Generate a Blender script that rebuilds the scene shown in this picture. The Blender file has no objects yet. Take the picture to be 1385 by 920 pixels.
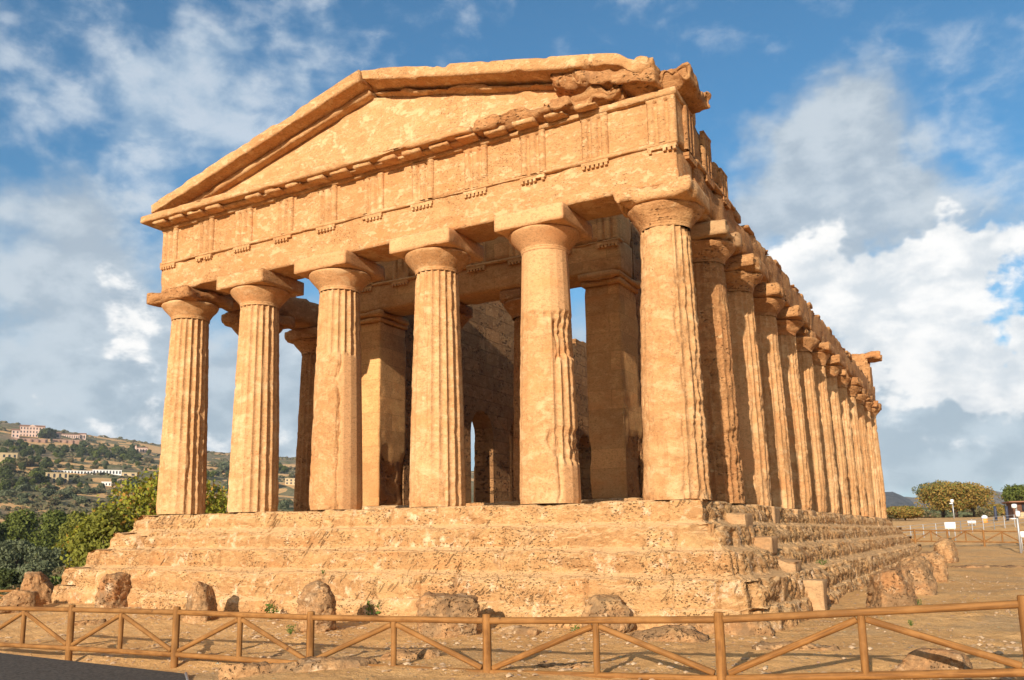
import bpy, math, random
import numpy as np
from mathutils import Vector, Matrix, Euler

sc = bpy.context.scene
col = sc.collection
R = math.radians

# ------------------------------------------------------------------ camera
CAM = np.array([5.646, -18.020, -0.650])
YAW, PITCH, ROLL, FPX = 0.5278, 0.1731, -0.0095, 1158.37
PW, PH, PX, PY = 1385.0, 920.0, -45.77, 59.2          # pinhole fit of the photograph

def _axes():
    f = np.array([-math.sin(YAW)*math.cos(PITCH), math.cos(YAW)*math.cos(PITCH), math.sin(PITCH)])
    rt = np.array([math.cos(YAW), math.sin(YAW), 0.0])
    up = np.cross(rt, f)
    return (rt*math.cos(ROLL)+up*math.sin(ROLL), -rt*math.sin(ROLL)+up*math.cos(ROLL), f)
RT, UP, FW = _axes()
cd = bpy.data.cameras.new('camera')
cam = bpy.data.objects.new('camera', cd); col.objects.link(cam)
cam.matrix_world = Matrix(((RT[0], UP[0], -FW[0], CAM[0]), (RT[1], UP[1], -FW[1], CAM[1]), (RT[2], UP[2], -FW[2], CAM[2]), (0, 0, 0, 1)))
cd.sensor_width = 36.0; cd.lens = FPX/PW*36.0
cd.shift_x = -PX/PW; cd.shift_y = PY/PW
cd.clip_start = 0.1; cd.clip_end = 20000
sc.camera = cam

def at(u, v, depth):
    """a world point at a given depth along a measured line of sight of the survey"""
    return CAM+(FW+RT*(u-PW/2-PX)/FPX-UP*(v-PH/2-PY)/FPX)*depth
def direction(u, v):
    d = FW+RT*(u-PW/2-PX)/FPX-UP*(v-PH/2-PY)/FPX
    return d/np.linalg.norm(d)

# ------------------------------------------------------------------ light, exposure
HAZE = 0.00011
SUN_AZ, SUN_EL = R(5.5), R(17.5)       # azimuth from -y towards +x
sun_dir = Vector((math.sin(SUN_AZ)*math.cos(SUN_EL), -math.cos(SUN_AZ)*math.cos(SUN_EL), math.sin(SUN_EL)))
ld = bpy.data.lights.new('sun', 'SUN'); ld.energy = 4.5; ld.angle = R(0.5); ld.color = (1.0, 0.91, 0.78)
sun = bpy.data.objects.new('sun', ld); col.objects.link(sun)
sun.rotation_euler = sun_dir.to_track_quat('Z', 'Y').to_euler()
sun.location = sun_dir*60
vs = sc.view_settings
sc.display_settings.display_device = 'sRGB'
vs.view_transform = 'Standard'; vs.look = 'None'; vs.exposure = 0.82; vs.gamma = 1.0; vs.use_curve_mapping = False
sc.cycles.max_bounces = 8; sc.cycles.diffuse_bounces = 6; sc.cycles.transparent_max_bounces = 8

# ------------------------------------------------------------------ node helpers
class NT:
    def __init__(s, tree): s.t = tree; s.n = tree.nodes; s.l = tree.links
    def new(s, kind, **kw):
        n = s.n.new(kind)
        for k, v in kw.items(): setattr(n, k, v)
        return n
    def put(s, sock, v):
        if v is None: return
        if isinstance(v, bpy.types.NodeSocket): s.l.new(v, sock)
        else:
            try: sock.default_value = v
            except Exception: sock.default_value = (v, v, v)
    def math(s, op, a, b=None, c=None, clamp=False):
        n = s.new('ShaderNodeMath', operation=op); n.use_clamp = clamp
        s.put(n.inputs[0], a); s.put(n.inputs[1], b); s.put(n.inputs[2], c)
        return n.outputs[0]
    def vmath(s, op, a, b=None, scale=None):
        n = s.new('ShaderNodeVectorMath', operation=op)
        s.put(n.inputs[0], a)
        if b is not None: s.put(n.inputs[1], b)
        if scale is not None: s.put(n.inputs['Scale'], scale)
        return n.outputs['Value'] if op in ('DOT_PRODUCT', 'LENGTH', 'DISTANCE') else n.outputs['Vector']
    def noise(s, vec, scale, detail=4, rough=0.55, dist=0.0, color=False):
        n = s.new('ShaderNodeTexNoise')
        s.put(n.inputs['Vector'], vec); n.inputs['Scale'].default_value = scale; n.inputs['Detail'].default_value = detail
        n.inputs['Roughness'].default_value = rough; n.inputs['Distortion'].default_value = dist
        return n.outputs['Color'] if color else n.outputs[0]
    def voronoi(s, vec, scale, feature='F1', rnd=1.0):
        n = s.new('ShaderNodeTexVoronoi', feature=feature)
        s.put(n.inputs['Vector'], vec); n.inputs['Scale'].default_value = scale; n.inputs['Randomness'].default_value = rnd
        return n.outputs['Distance'], (n.outputs['Color'] if 'Color' in n.outputs else None)
    def step(s, v, lo, hi, a=0.0, b=1.0, kind='SMOOTHSTEP'):
        n = s.new('ShaderNodeMapRange', interpolation_type=kind)
        s.put(n.inputs[0], v); s.put(n.inputs[1], lo); s.put(n.inputs[2], hi); s.put(n.inputs[3], a); s.put(n.inputs[4], b)
        return n.outputs[0]
    def mix(s, fac, a, b, mode='MIX'):
        n = s.new('ShaderNodeMix', data_type='RGBA', blend_type=mode)
        n.clamp_factor = True
        s.put(n.inputs[0], fac)
        s.put(n.inputs[6], (*a, 1) if isinstance(a, tuple) and len(a) == 3 else a)
        s.put(n.inputs[7], (*b, 1) if isinstance(b, tuple) and len(b) == 3 else b)
        return n.outputs[2]
    def bump(s, h, strength, dist, normal=None):
        n = s.new('ShaderNodeBump'); n.inputs['Strength'].default_value = strength; n.inputs['Distance'].default_value = dist
        s.put(n.inputs['Height'], h)
        if normal is not None: s.put(n.inputs['Normal'], normal)
        return n.outputs[0]
    def sep(s, v):
        n = s.new('ShaderNodeSeparateXYZ'); s.put(n.inputs[0], v); return n.outputs
    def comb(s, x, y, z):
        n = s.new('ShaderNodeCombineXYZ'); s.put(n.inputs[0], x); s.put(n.inputs[1], y); s.put(n.inputs[2], z); return n.outputs[0]

def material(name):
    m = bpy.data.materials.new(name); m.use_nodes = True
    nt = NT(m.node_tree); bs = m.node_tree.nodes['Principled BSDF']
    return m, nt, bs

# ------------------------------------------------------------------ world: sky and clouds
w = bpy.data.worlds.new('World'); sc.world = w; w.use_nodes = True
nt = NT(w.node_tree)
bg = w.node_tree.nodes['Background']; bg.inputs['Strength'].default_value = 0.12
sky = nt.new('ShaderNodeTexSky', sky_type='NISHITA'); sky.sun_disc = False
sky.sun_elevation = SUN_EL; sky.sun_rotation = math.atan2(sun_dir.x, sun_dir.y)
sky.altitude = 100; sky.air_density = 1.0; sky.dust_density = 0.4; sky.ozone_density = 3.0
tc = nt.new('ShaderNodeTexCoord'); D = tc.outputs['Generated']
dx, dy, dz = nt.sep(D)
az = nt.math('MULTIPLY', nt.math('ARCTAN2', dx, dy), 180/math.pi)          # degrees, + to the right of +y
el = nt.math('MULTIPLY', nt.math('ARCSINE', dz), 180/math.pi)
def azel(u, v):
    d = direction(u, v); return math.degrees(math.atan2(d[0], d[1])), math.degrees(math.asin(d[2]))
# domain warp makes edges billow
wv = nt.noise(D, 5.0, 5, 0.6, color=True)
wv = nt.vmath('SCALE', nt.vmath('SUBTRACT', wv, (0.5, 0.5, 0.5)), scale=20.0)
wx, wy, wz = nt.sep(wv)
azw = nt.math('ADD', az, wx); elw = nt.math('ADD', el, nt.math('MULTIPLY', wy, 0.75))
def blobs(lst):
    acc = None
    for (u, v, su, sv, wgt) in lst:
        a0, e0 = azel(u, v); sa = su/FPX*57.3; se = sv/FPX*57.3
        qa = nt.math('DIVIDE', nt.math('SUBTRACT', azw, a0), sa); qe = nt.math('DIVIDE', nt.math('SUBTRACT', elw, e0), se)
        r2 = nt.math('ADD', nt.math('MULTIPLY', qa, qa), nt.math('MULTIPLY', qe, qe))
        g = nt.math('MULTIPLY', nt.math('EXPONENT', nt.math('MULTIPLY', r2, -1.0)), wgt)
        acc = g if acc is None else nt.math('ADD', acc, g)
    return acc
fb = nt.noise(nt.vmath('MULTIPLY', D, (1, 1, 1.9)), 5.0, 7, 0.55, 0.2)
Dp = nt.vmath('MULTIPLY', D, (1, 1, 1.6))
fine = nt.noise(Dp, 24.0, 7, 0.64, 0.1)
alto = nt.noise(Dp, 12.0, 9, 0.6, 0.15)
alto2 = nt.noise(nt.vmath('ADD', Dp, (-.030, -.010, .034)), 12.0, 9, 0.6, 0.15)
# soft grey layer, thin veil and bright cumulus: weights by where they hang in the sky
GREY = [(60, 330, 210, 90, 1.0), (30, 560, 280, 80, .8), (300, 560, 180, 90, .75), (1120, 220, 125, 75, 1.05), (1080, 300, 130, 60, .8), (1180, 300, 120, 40, .5),
        (1290, 620, 220, 80, 1.1), (1330, 530, 190, 50, .6), (600, 560, 300, 140, .7), (110, 450, 180, 60, .6), (900, 480, 320, 140, .6), (1350, 330, 90, 30, .4)]
VEIL = [(270, 190, 200, 100, 1.0), (200, 70, 170, 60, .75), (420, 110, 170, 80, .65), (1290, 310, 220, 45, .85), (1330, 190, 190, 60, .5), (1300, 60, 260, 60, .35), (60, 120, 160, 60, .3), (700, 20, 400, 40, .2)]
WHITE = [(1185, 410, 135, 62, 1.25), (1260, 380, 80, 40, .6), (1350, 470, 85, 28, .9), (1230, 505, 110, 40, .7), (1310, 490, 130, 40, .55), (1120, 400, 60, 40, .4), (165, 400, 70, 60, .42), (150, 480, 80, 50, .48),
         (205, 575, 55, 40, .6), (250, 330, 70, 50, .3), (1340, 590, 110, 24, .5), (330, 590, 100, 50, .45), (390, 480, 60, 60, .35)]
gN = nt.math('ADD', blobs(GREY), nt.math('ADD', nt.math('MULTIPLY', nt.math('SUBTRACT', fb, 0.5), 1.1), nt.math('MULTIPLY', nt.math('SUBTRACT', alto, 0.5), 0.7)))
gA = nt.step(gN, 0.20, 0.90, 0.0, 0.90)
vN = nt.math('ADD', blobs(VEIL), nt.math('ADD', nt.math('MULTIPLY', nt.math('SUBTRACT', alto, 0.5), 2.6), nt.math('MULTIPLY', nt.math('SUBTRACT', fine, 0.5), 0.9)))
vA = nt.step(vN, 0.15, 1.45, 0.0, 0.72)
wN = nt.math('ADD', blobs(WHITE), nt.math('ADD', nt.math('MULTIPLY', nt.math('SUBTRACT', alto, 0.5), 1.3), nt.math('MULTIPLY', nt.math('SUBTRACT', fine, 0.5), 0.6)))
wA = nt.step(wN, 0.36, 0.66, 0.0, 0.97)
lit = nt.math('ADD', nt.math('MULTIPLY', nt.math('SUBTRACT', alto, alto2), 1.3), nt.math('MULTIPLY', nt.math('SUBTRACT', fine, 0.5), 0.55))
relief = nt.step(nt.math('ADD', lit, nt.math('MULTIPLY', nt.math('SUBTRACT', alto, .5), .5)), -0.30, 0.28)
K = 0.62/0.12
def kc(r, g, b): return (r*K, g*K, b*K)
low = nt.step(el, 1.0, 17.0)
greyc = nt.mix(low, nt.mix(relief, kc(.30, .38, .45), kc(.52, .60, .66)), nt.mix(relief, kc(.40, .47, .54), kc(.58, .64, .69)))
skyc = nt.mix(1.0, sky.outputs[0], (0.25, 0.59, 0.68), 'MULTIPLY')
base = nt.mix(nt.step(el, 22.0, 0.0, 0.0, 0.45), skyc, kc(.36, .50, .62))
base = nt.mix(vA, base, nt.mix(relief, kc(.46, .57, .68), kc(.68, .74, .80)))
base = nt.mix(gA, base, greyc)
base = nt.mix(wA, base, nt.mix(relief, kc(.66, .71, .75), kc(1.02, 1.0, .97)))
# bright cloud added to the unseen sky behind the viewer to fill the shade
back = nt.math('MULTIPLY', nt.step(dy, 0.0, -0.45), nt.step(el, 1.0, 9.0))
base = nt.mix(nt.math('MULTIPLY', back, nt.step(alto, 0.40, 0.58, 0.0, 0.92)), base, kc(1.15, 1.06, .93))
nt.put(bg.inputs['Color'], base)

# ------------------------------------------------------------------ numpy noise
_rng = np.random.RandomState(7)
_perm = _rng.permutation(512).astype(np.int64); _val = _rng.rand(512)
def _h(ix, iy, iz):
    a = _perm[ix & 511]; b = _perm[(a+iy) & 511]; return _val[_perm[(b+iz) & 511]]
def vnoise(p):
    p = np.asarray(p, float); i = np.floor(p).astype(np.int64); f = p-i; f = f*f*f*(f*(f*6-15)+10)
    x, y, z = i[..., 0], i[..., 1], i[..., 2]; fx, fy, fz = f[..., 0], f[..., 1], f[..., 2]
    def L(a, b, t): return a+(b-a)*t
    c0 = L(L(_h(x, y, z), _h(x+1, y, z), fx), L(_h(x, y+1, z), _h(x+1, y+1, z), fx), fy)
    c1 = L(L(_h(x, y, z+1), _h(x+1, y, z+1), fx), L(_h(x, y+1, z+1), _h(x+1, y+1, z+1), fx), fy)
    return L(c0, c1, fz)*2-1
def fbm(p, scale=1.0, octaves=4, rough=0.5, seed=0):
    p = np.asarray(p, float)*scale+np.array([13.7, 7.3, 3.1])*(seed+1)
    a = 1.0; s = 0; t = 0
    for o in range(octaves):
        s = s+a*vnoise(p); t += a; a *= rough; p = p*2.03+5.1
    return s/t
def sstep(x, a, b):
    t = np.clip((np.asarray(x, float)-a)/(b-a), 0, 1); return t*t*(3-2*t)

# ------------------------------------------------------------------ mesh helpers
def wloc(o):
    v = Vector((0, 0, 0))
    while o is not None: v = v+Vector(o.location); o = o.parent
    return v
def mesh_data(name, V, F, mats, smooth=True, midx=None):
    V = np.asarray(V, float)
    me = bpy.data.meshes.new(name)
    if isinstance(F, np.ndarray):
        n, k = F.shape
        me.vertices.add(len(V)); me.vertices.foreach_set('co', V.astype(np.float32).ravel())
        me.loops.add(n*k); me.loops.foreach_set('vertex_index', F.astype(np.int32).ravel())
        me.polygons.add(n); me.polygons.foreach_set('loop_start', np.arange(0, n*k, k, dtype=np.int32))
        me.update(calc_edges=True)
    else:
        me.from_pydata([tuple(v) for v in V], [], [tuple(f) for f in F])
    me.validate()
    for m in (mats if isinstance(mats, (list, tuple)) else [mats]): me.materials.append(m)
    if smooth: me.polygons.foreach_set('use_smooth', np.ones(len(me.polygons), dtype=bool))
    if midx is not None: me.polygons.foreach_set('material_index', np.asarray(midx, dtype=np.int32))
    me.update()
    return me
def link(name, me, parent=None, loc=None):
    o = bpy.data.objects.new(name, me); col.objects.link(o)
    if parent is not None: o.parent = parent
    if loc is not None: o.location = loc
    return o
def obj(name, V, F, mats, parent=None, smooth=True, midx=None, world=True, loc=None):
    """V in world coordinates; stored relative to the parent (or to loc for a thing of its own)"""
    V = np.asarray(V, float)
    if world:
        org = wloc(parent) if parent is not None else Vector((0, 0, 0))
        if loc is not None: org = Vector(loc)
        V = V-np.array(org)
    o = link(name, mesh_data(name, V, F, mats, smooth, midx), parent)
    if loc is not None: o.location = Vector(loc)-(wloc(parent) if parent is not None else Vector((0, 0, 0)))
    return o
def tag(o, label=None, cat=None, group=None, kind=None):
    if label: o['label'] = label
    if cat: o['category'] = cat
    if group: o['group'] = group
    if kind: o['kind'] = kind
    return o
def thing(name, loc, label, cat, group=None):
    o = bpy.data.objects.new(name, None); col.objects.link(o); o.location = loc; o.empty_display_size = 0.2
    return tag(o, label, cat, group)

def join(parts):
    """[(V,F)] -> (V,F); quads only (np arrays) or lists"""
    Vs = []; Fs = []; n = 0
    for V, F in parts:
        Vs.append(np.asarray(V, float)); Fs.append(np.asarray(F)+n); n += len(V)
    return np.concatenate(Vs), np.concatenate(Fs)
def gridF(nu, nv, closed=False):
    iu = np.arange(nu if closed else nu-1); iv = np.arange(nv-1)
    a, b = np.meshgrid(iu, iv, indexing='ij'); a2 = (a+1) % nu
    return np.stack([a*nv+b, a2*nv+b, a2*nv+b+1, a*nv+b+1], -1).reshape(-1, 4)

_box_cache = {}
def unit_box(nx, ny, nz):
    key = (nx, ny, nz)
    if key in _box_cache: return _box_cache[key]
    Vs = []; Fs = []; n = 0
    def patch(nu, nv, fn):
        nonlocal n
        u, v = np.meshgrid(np.linspace(-1, 1, nu+1), np.linspace(-1, 1, nv+1), indexing='ij')
        P = fn(u.ravel(), v.ravel()); Vs.append(P); Fs.append(gridF(nu+1, nv+1)+n); n += len(P)
    one = lambda a: np.ones_like(a)
    patch(nx, ny, lambda u, v: np.stack([u, v, one(u)], -1))
    patch(nx, ny, lambda u, v: np.stack([u, -v, -one(u)], -1))
    patch(nx, nz, lambda u, v: np.stack([u, -one(u), v], -1))
    patch(nx, nz, lambda u, v: np.stack([-u, one(u), v], -1))
    patch(ny, nz, lambda u, v: np.stack([one(u), u, v], -1))
    patch(ny, nz, lambda u, v: np.stack([-one(u), -u, v], -1))
    V = np.concatenate(Vs); F = np.concatenate(Fs)
    key2 = np.round(V*10000).astype(np.int64)
    _, idx, inv = np.unique(key2, axis=0, return_index=True, return_inverse=True)
    inv = np.asarray(inv).ravel()
    _box_cache[key] = (V[idx], inv[F])
    return _box_cache[key]
def rbox(lo, hi, res=0.12, bevel=0.03, amp=0.02, scale=2.0, seed=0, chip=0.0, octs=4):
    """a weathered block: rounded, noise displaced, with chipped arrises; world coordinates"""
    lo = np.array(lo, float); hi = np.array(hi, float); c = (lo+hi)/2; h = (hi-lo)/2
    n = [max(2, int(round(2*x/res))) for x in h]
    U, F = unit_box(*n)
    # keep two rows near every edge
    P = U*h
    b = min(bevel, h.min()*0.95)
    inner = np.clip(P, -(h-b), h-b); d = P-inner; L = np.linalg.norm(d, axis=1, keepdims=True)
    N = d/np.maximum(L, 1e-9)
    P = inner+N*b
    nz = fbm(P+c, scale, octs, 0.55, seed)
    P = P+N*(nz*amp)[:, None]
    if chip > 0:
        e = np.sort(np.abs(U), axis=1)[:, 1]                       # 1 on an arris
        edge = sstep(1-np.sort((h-np.abs(U*h)), axis=1)[:, 1]/0.35, 0, 1)
        k = sstep(fbm(P+c, 1.3, 3, 0.5, seed+3), -0.05, 0.45)*edge
        P = P-N*(k*chip)[:, None]-np.sign(U)*(k*chip*0.5)[:, None]*(np.abs(U) > 0.98)
    return P+c, F
def rot(V, center, ax, ang):
    M = np.array(Matrix.Rotation(ang, 3, ax)); return (np.asarray(V)-center)@M.T+center
def prism(poly, axis_lo, axis_hi, axis=1):
    """extrude a 2-D polygon (list of (a,b)); axis=1: (x,z) along y, axis=0: (y,z) along x, axis=2: (x,y) along z"""
    n = len(poly); V = []
    for t in (axis_lo, axis_hi):
        for a, b in poly:
            V.append({1: (a, t, b), 0: (t, a, b), 2: (a, b, t)}[axis])
    F = [tuple(range(n)), tuple(range(2*n-1, n-1, -1))]+[(i, i+n, (i+1) % n+n, (i+1) % n) for i in range(n)]
    return V, F
def tube(pts, rad, n=10, cap=True):
    pts = [Vector(p) for p in pts]; rad = rad if isinstance(rad, (list, tuple)) else [rad]*len(pts)
    V = []; F = []
    for i, p in enumerate(pts):
        t = (pts[min(i+1, len(pts)-1)]-pts[max(i-1, 0)]).normalized()
        a = t.orthogonal().normalized() if abs(t.z) > .9 else t.cross(Vector((0, 0, 1))).normalized()
        b = t.cross(a)
        for k in range(n):
            th = 2*math.pi*k/n; V.append(p+(a*math.cos(th)+b*math.sin(th))*rad[i])
    for i in range(len(pts)-1):
        for k in range(n): F.append((i*n+k, i*n+(k+1) % n, (i+1)*n+(k+1) % n, (i+1)*n+k))
    if cap:
        F.append(tuple(range(n-1, -1, -1))); m = (len(pts)-1)*n; F.append(tuple(range(m, m+n)))
    return [tuple(v) for v in V], F
def joinl(parts):
    V = []; F = []
    for v, f in parts:
        n = len(V); V += [tuple(x) for x in v]; F += [tuple(int(i)+n for i in q) for q in f]
    return V, F
def cube(lo, hi):
    x0, y0, z0 = lo; x1, y1, z1 = hi
    return ([(x0, y0, z0), (x1, y0, z0), (x1, y1, z0), (x0, y1, z0), (x0, y0, z1), (x1, y0, z1), (x1, y1, z1), (x0, y1, z1)],
            [(0, 3, 2, 1), (4, 5, 6, 7), (0, 1, 5, 4), (1, 2, 6, 5), (2, 3, 7, 6), (3, 0, 4, 7)])

# ------------------------------------------------------------------ materials
def stone(name, c1, c2, c3, plaster=None, pits=None, bumps=(0.5, 0.03, 0.4), bed=(1, 1, 1.6), brick=None, stain=None, crust=None, sc1=0.9, rough=0.92, streak=None, slits=False, dust_and_light=None):
    T = lambda c: (c[0]*1.0, c[1]*.855, c[2]*.71)
    c1, c2, c3 = T(c1), T(c2), T(c3)
    if plaster: plaster = (T(plaster[0]),)+tuple(plaster[1:])
    if stain: stain = (T(stain[0]),)+tuple(stain[1:])
    if streak: streak = (T(streak[0]),)+tuple(streak[1:])
    if crust: crust = (T(crust[0]),)+tuple(crust[1:])
    m, nt, bs = material(name)
    geo = nt.new('ShaderNodeNewGeometry'); P = geo.outputs['Position']; Nn = geo.outputs['True Normal']
    Pb = nt.vmath('MULTIPLY', P, bed)
    n1 = nt.noise(P, sc1, 5, 0.6, 0.4); n2 = nt.noise(Pb, 3.4, 6, 0.62, 0.3); n3 = nt.noise(Pb, 13.0, 5, 0.65)
    c = nt.mix(nt.step(n1, 0.36, 0.64), c1, c2)
    c = nt.mix(nt.step(n2, 0.44, 0.70), c, c3)
    c = nt.mix(nt.step(n3, 0.48, 0.66, 0.0, 0.70), c, tuple(x*0.55 for x in c2))
    n5 = nt.noise(Pb, 27.0, 5, 0.7)
    c = nt.mix(nt.step(n5, 0.54, 0.66, 0.0, 0.5), c, tuple(x*0.45 for x in c2))
    c = nt.mix(nt.step(n5, 0.44, 0.34, 0.0, 0.4), c, tuple(min(x*1.3, .8) for x in c3))
    n6 = nt.noise(nt.vmath('MULTIPLY', P, (.5, .5, 1.1)), 1.1, 5, 0.6, 0.2)
    c = nt.mix(nt.step(n6, 0.52, 0.72, 0.0, 0.55), c, (c2[0]*1.03, c2[1]*.80, c2[2]*.66))
    c = nt.mix(nt.step(n6, 0.46, 0.30, 0.0, 0.45), c, (c3[0]*1.0, c3[1]*1.08, c3[2]*1.05))
    h = nt.math('ADD', nt.math('ADD', nt.math('MULTIPLY', n2, 0.6), nt.math('MULTIPLY', n3, 0.5)), nt.math('MULTIPLY', n5, 0.22))
    if brick:
        bx, by, mort, amt = brick
        x, y, z = nt.sep(P)
        v = nt.comb(nt.math('ADD', x, y), z, 0.0)
        b = nt.new('ShaderNodeTexBrick'); nt.put(b.inputs['Vector'], v)
        b.inputs['Scale'].default_value = 1.0; b.inputs['Brick Width'].default_value = bx; b.inputs['Row Height'].default_value = by
        b.inputs['Mortar Size'].default_value = mort; b.inputs['Mortar Smooth'].default_value = 0.4; b.inputs['Bias'].default_value = 0.0
        b.inputs['Color1'].default_value = (0.62, 0.62, 0.62, 1); b.inputs['Color2'].default_value = (1.2, 1.16, 1.1, 1); b.inputs['Mortar'].default_value = (0.6, 0.56, 0.5, 1)
        c = nt.mix(amt, c, nt.mix(1.0, c, b.outputs['Color'], 'MULTIPLY'))
        h = nt.math('SUBTRACT', h, nt.math('MULTIPLY', b.outputs['Fac'], 0.5))
    if plaster:
        pc, lo, hi, ps = plaster
        pn = nt.math('ADD', nt.noise(nt.vmath('MULTIPLY', P, (1, 1, 1.7)), ps, 8, 0.70, 0.25), nt.math('MULTIPLY', nt.math('SUBTRACT', n1, 0.5), 0.35))
        pm = nt.step(pn, lo, hi)
        c = nt.mix(pm, c, nt.mix(nt.step(n2, .3, .7), pc, tuple(x*.86 for x in pc)))
        h = nt.mix(nt.math('MULTIPLY', pm, 0.8), h, (0.62, 0.62, 0.62))
        h = nt.math('ADD', h, nt.math('MULTIPLY', pm, 0.22))
    if stain:
        s_c, lo, hi, ss = stain
        sn = nt.noise(P, ss, 6, 0.68, 0.5)
        c = nt.mix(nt.math('MULTIPLY', nt.step(sn, lo, hi), 0.75), c, s_c)
    if streak:
        s_c, lo, hi = streak
        sn = nt.noise(nt.vmath('MULTIPLY', P, (3.2, 3.2, 0.35)), 1.6, 5, 0.6, 0.2)
        c = nt.mix(nt.math('MULTIPLY', nt.step(sn, lo, hi), 0.6), c, s_c)
    if crust:
        s_c, lo, hi, ss = crust
        sn = nt.noise(P, ss, 8, 0.72, 0.3)
        c = nt.mix(nt.math('MULTIPLY', nt.step(sn, lo, hi), 0.8), c, s_c)
    if pits:
        psc, lo, hi, depth = pits
        wob = nt.vmath('ADD', Pb, nt.vmath('SCALE', nt.noise(P, 5.0, 3, 0.6, color=True), scale=0.35))
        d, _ = nt.voronoi(wob, psc)
        gate = nt.step(nt.noise(P, 1.15, 5, 0.65), 0.44, 0.60)
        pit = nt.math('MULTIPLY', nt.step(d, hi, lo), gate)
        if slits:
            X_, Y_, Z_ = nt.sep(P)
            uu = nt.math('ADD', nt.math('ADD', X_, Y_), nt.math('MULTIPLY', Z_, -0.9)); vv = nt.math('ADD', nt.math('MULTIPLY', nt.math('ADD', X_, Y_), 0.9), Z_)
            sl, _ = nt.voronoi(nt.vmath('ADD', nt.comb(nt.math('MULTIPLY', uu, 11.0), nt.math('MULTIPLY', vv, 1.7), 0.0), nt.vmath('SCALE', nt.noise(P, 4.0, 3, .6, color=True), scale=1.1)), 1.0)
            g2 = nt.step(nt.noise(P, .8, 3, .5), .50, .62)
            pit = nt.math('MAXIMUM', pit, nt.math('MULTIPLY', nt.step(sl, .30, .16), g2))
        c = nt.mix(nt.math('MULTIPLY', pit, 0.7), c, tuple(x*0.33 for x in c1))
        h = nt.math('SUBTRACT', h, nt.math('MULTIPLY', pit, depth))
    if dust_and_light:  # pale dust on upward faces, also standing in for light on the treads
        nz_ = nt.sep(Nn)[2]
        c = nt.mix(nt.math('MULTIPLY', nt.step(nt.math('ADD', nz_, nt.math('MULTIPLY', nt.math('SUBTRACT', n2, .5), .5)), .45, .80), .85), c, T(dust_and_light))
    orn = nt.new('ShaderNodeObjectInfo').outputs['Random']
    c = nt.mix(1.0, c, nt.mix(orn, (.93, .90, .86), (1.05, 1.07, 1.08)), 'MULTIPLY')
    fine = nt.noise(P, 60.0, 3, 0.7)
    c = nt.mix(nt.step(fine, 0.35, 0.7, 0.0, 0.28), c, tuple(x*0.6 for x in c1))
    st, dist, fst = bumps
    nrm = nt.bump(h, st, dist)
    nrm = nt.bump(fine, fst, 0.008, nrm)
    nt.put(bs.inputs['Base Color'], c); nt.put(bs.inputs['Normal'], nrm)
    bs.inputs['Roughness'].default_value = rough; bs.inputs['Specular IOR Level'].default_value = 0.15
    return m
# calcarenite of the temple, its pale stucco, restored stone, rocks
M_FACE = stone('stuccoed_stone', (.47, .275, .13), (.56, .345, .175), (.62, .41, .225), streak=((.36, .235, .14), .62, .80), plaster=((.68, .49, .295), .52, .60, 3.4), pits=(13, .06, .30, .8), bumps=(.9, .035, .6), bed=(1, 1, 2.0))
M_COL = stone('column_stone', (.47, .275, .13), (.57, .36, .19), (.63, .43, .245), plaster=((.68, .495, .30), .51, .66, 1.9), pits=(16, .05, .22, .8), bumps=(.8, .03, .6), streak=((.36, .20, .10), .60, .80))
M_ROUGH = stone('eroded_stone', (.36, .19, .085), (.48, .275, .13), (.58, .355, .18), plaster=((.64, .44, .25), .62, .66, 1.3), pits=(7, .08, .34, 1.0), bumps=(1.0, .06, .5), bed=(1, 1, 2.2), stain=((.22, .13, .075), .58, .72, 1.2))
M_STEP = stone('step_stone', (.42, .25, .12), (.54, .345, .17), (.62, .43, .23), pits=(10, .12, .36, 1.6), slits=True, bumps=(1.0, .06, .7), bed=(1.2, 1.2, 2.3), stain=((.25, .16, .095), .57, .70, 1.6), crust=((.80, .66, .50), .54, .66, 2.6), dust_and_light=(.66, .47, .27))
M_SMOOTH = stone('restored_stone', (.55, .335, .175), (.60, .38, .205), (.63, .41, .23), bumps=(.18, .012, .2), sc1=.6)
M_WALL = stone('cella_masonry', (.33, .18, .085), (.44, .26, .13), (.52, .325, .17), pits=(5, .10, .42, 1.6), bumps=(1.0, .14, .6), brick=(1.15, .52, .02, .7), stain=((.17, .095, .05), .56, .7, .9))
M_ANTA = stone('anta_masonry', (.52, .30, .135), (.62, .385, .185), (.68, .45, .22), bumps=(.4, .02, .3), brick=(1.5, .56, .010, .6), stain=((.28, .15, .07), .60, .74, .8))
M_RUBBLE = stone('rough_block_stone', (.30, .155, .07), (.42, .235, .11), (.5, .30, .15), pits=(5, .1, .4, 1.2), bumps=(1.0, .09, .5), stain=((.14, .08, .045), .5, .66, 1.6))
M_NEWBLOCK = stone('new_block_stone', (.40, .265, .15), (.44, .30, .17), (.47, .33, .195), bumps=(.2, .01, .3), stain=((.33, .24, .16), .55, .75, 2.5))
M_ROCK = stone('fallen_stone', (.33, .20, .105), (.46, .29, .15), (.56, .38, .21), pits=(12, .08, .36, 1.3), bumps=(1.0, .05, .55), stain=((.19, .14, .09), .44, .60, 1.7), crust=((.66, .53, .38), .56, .66, 3.0), sc1=2.0)

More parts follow.
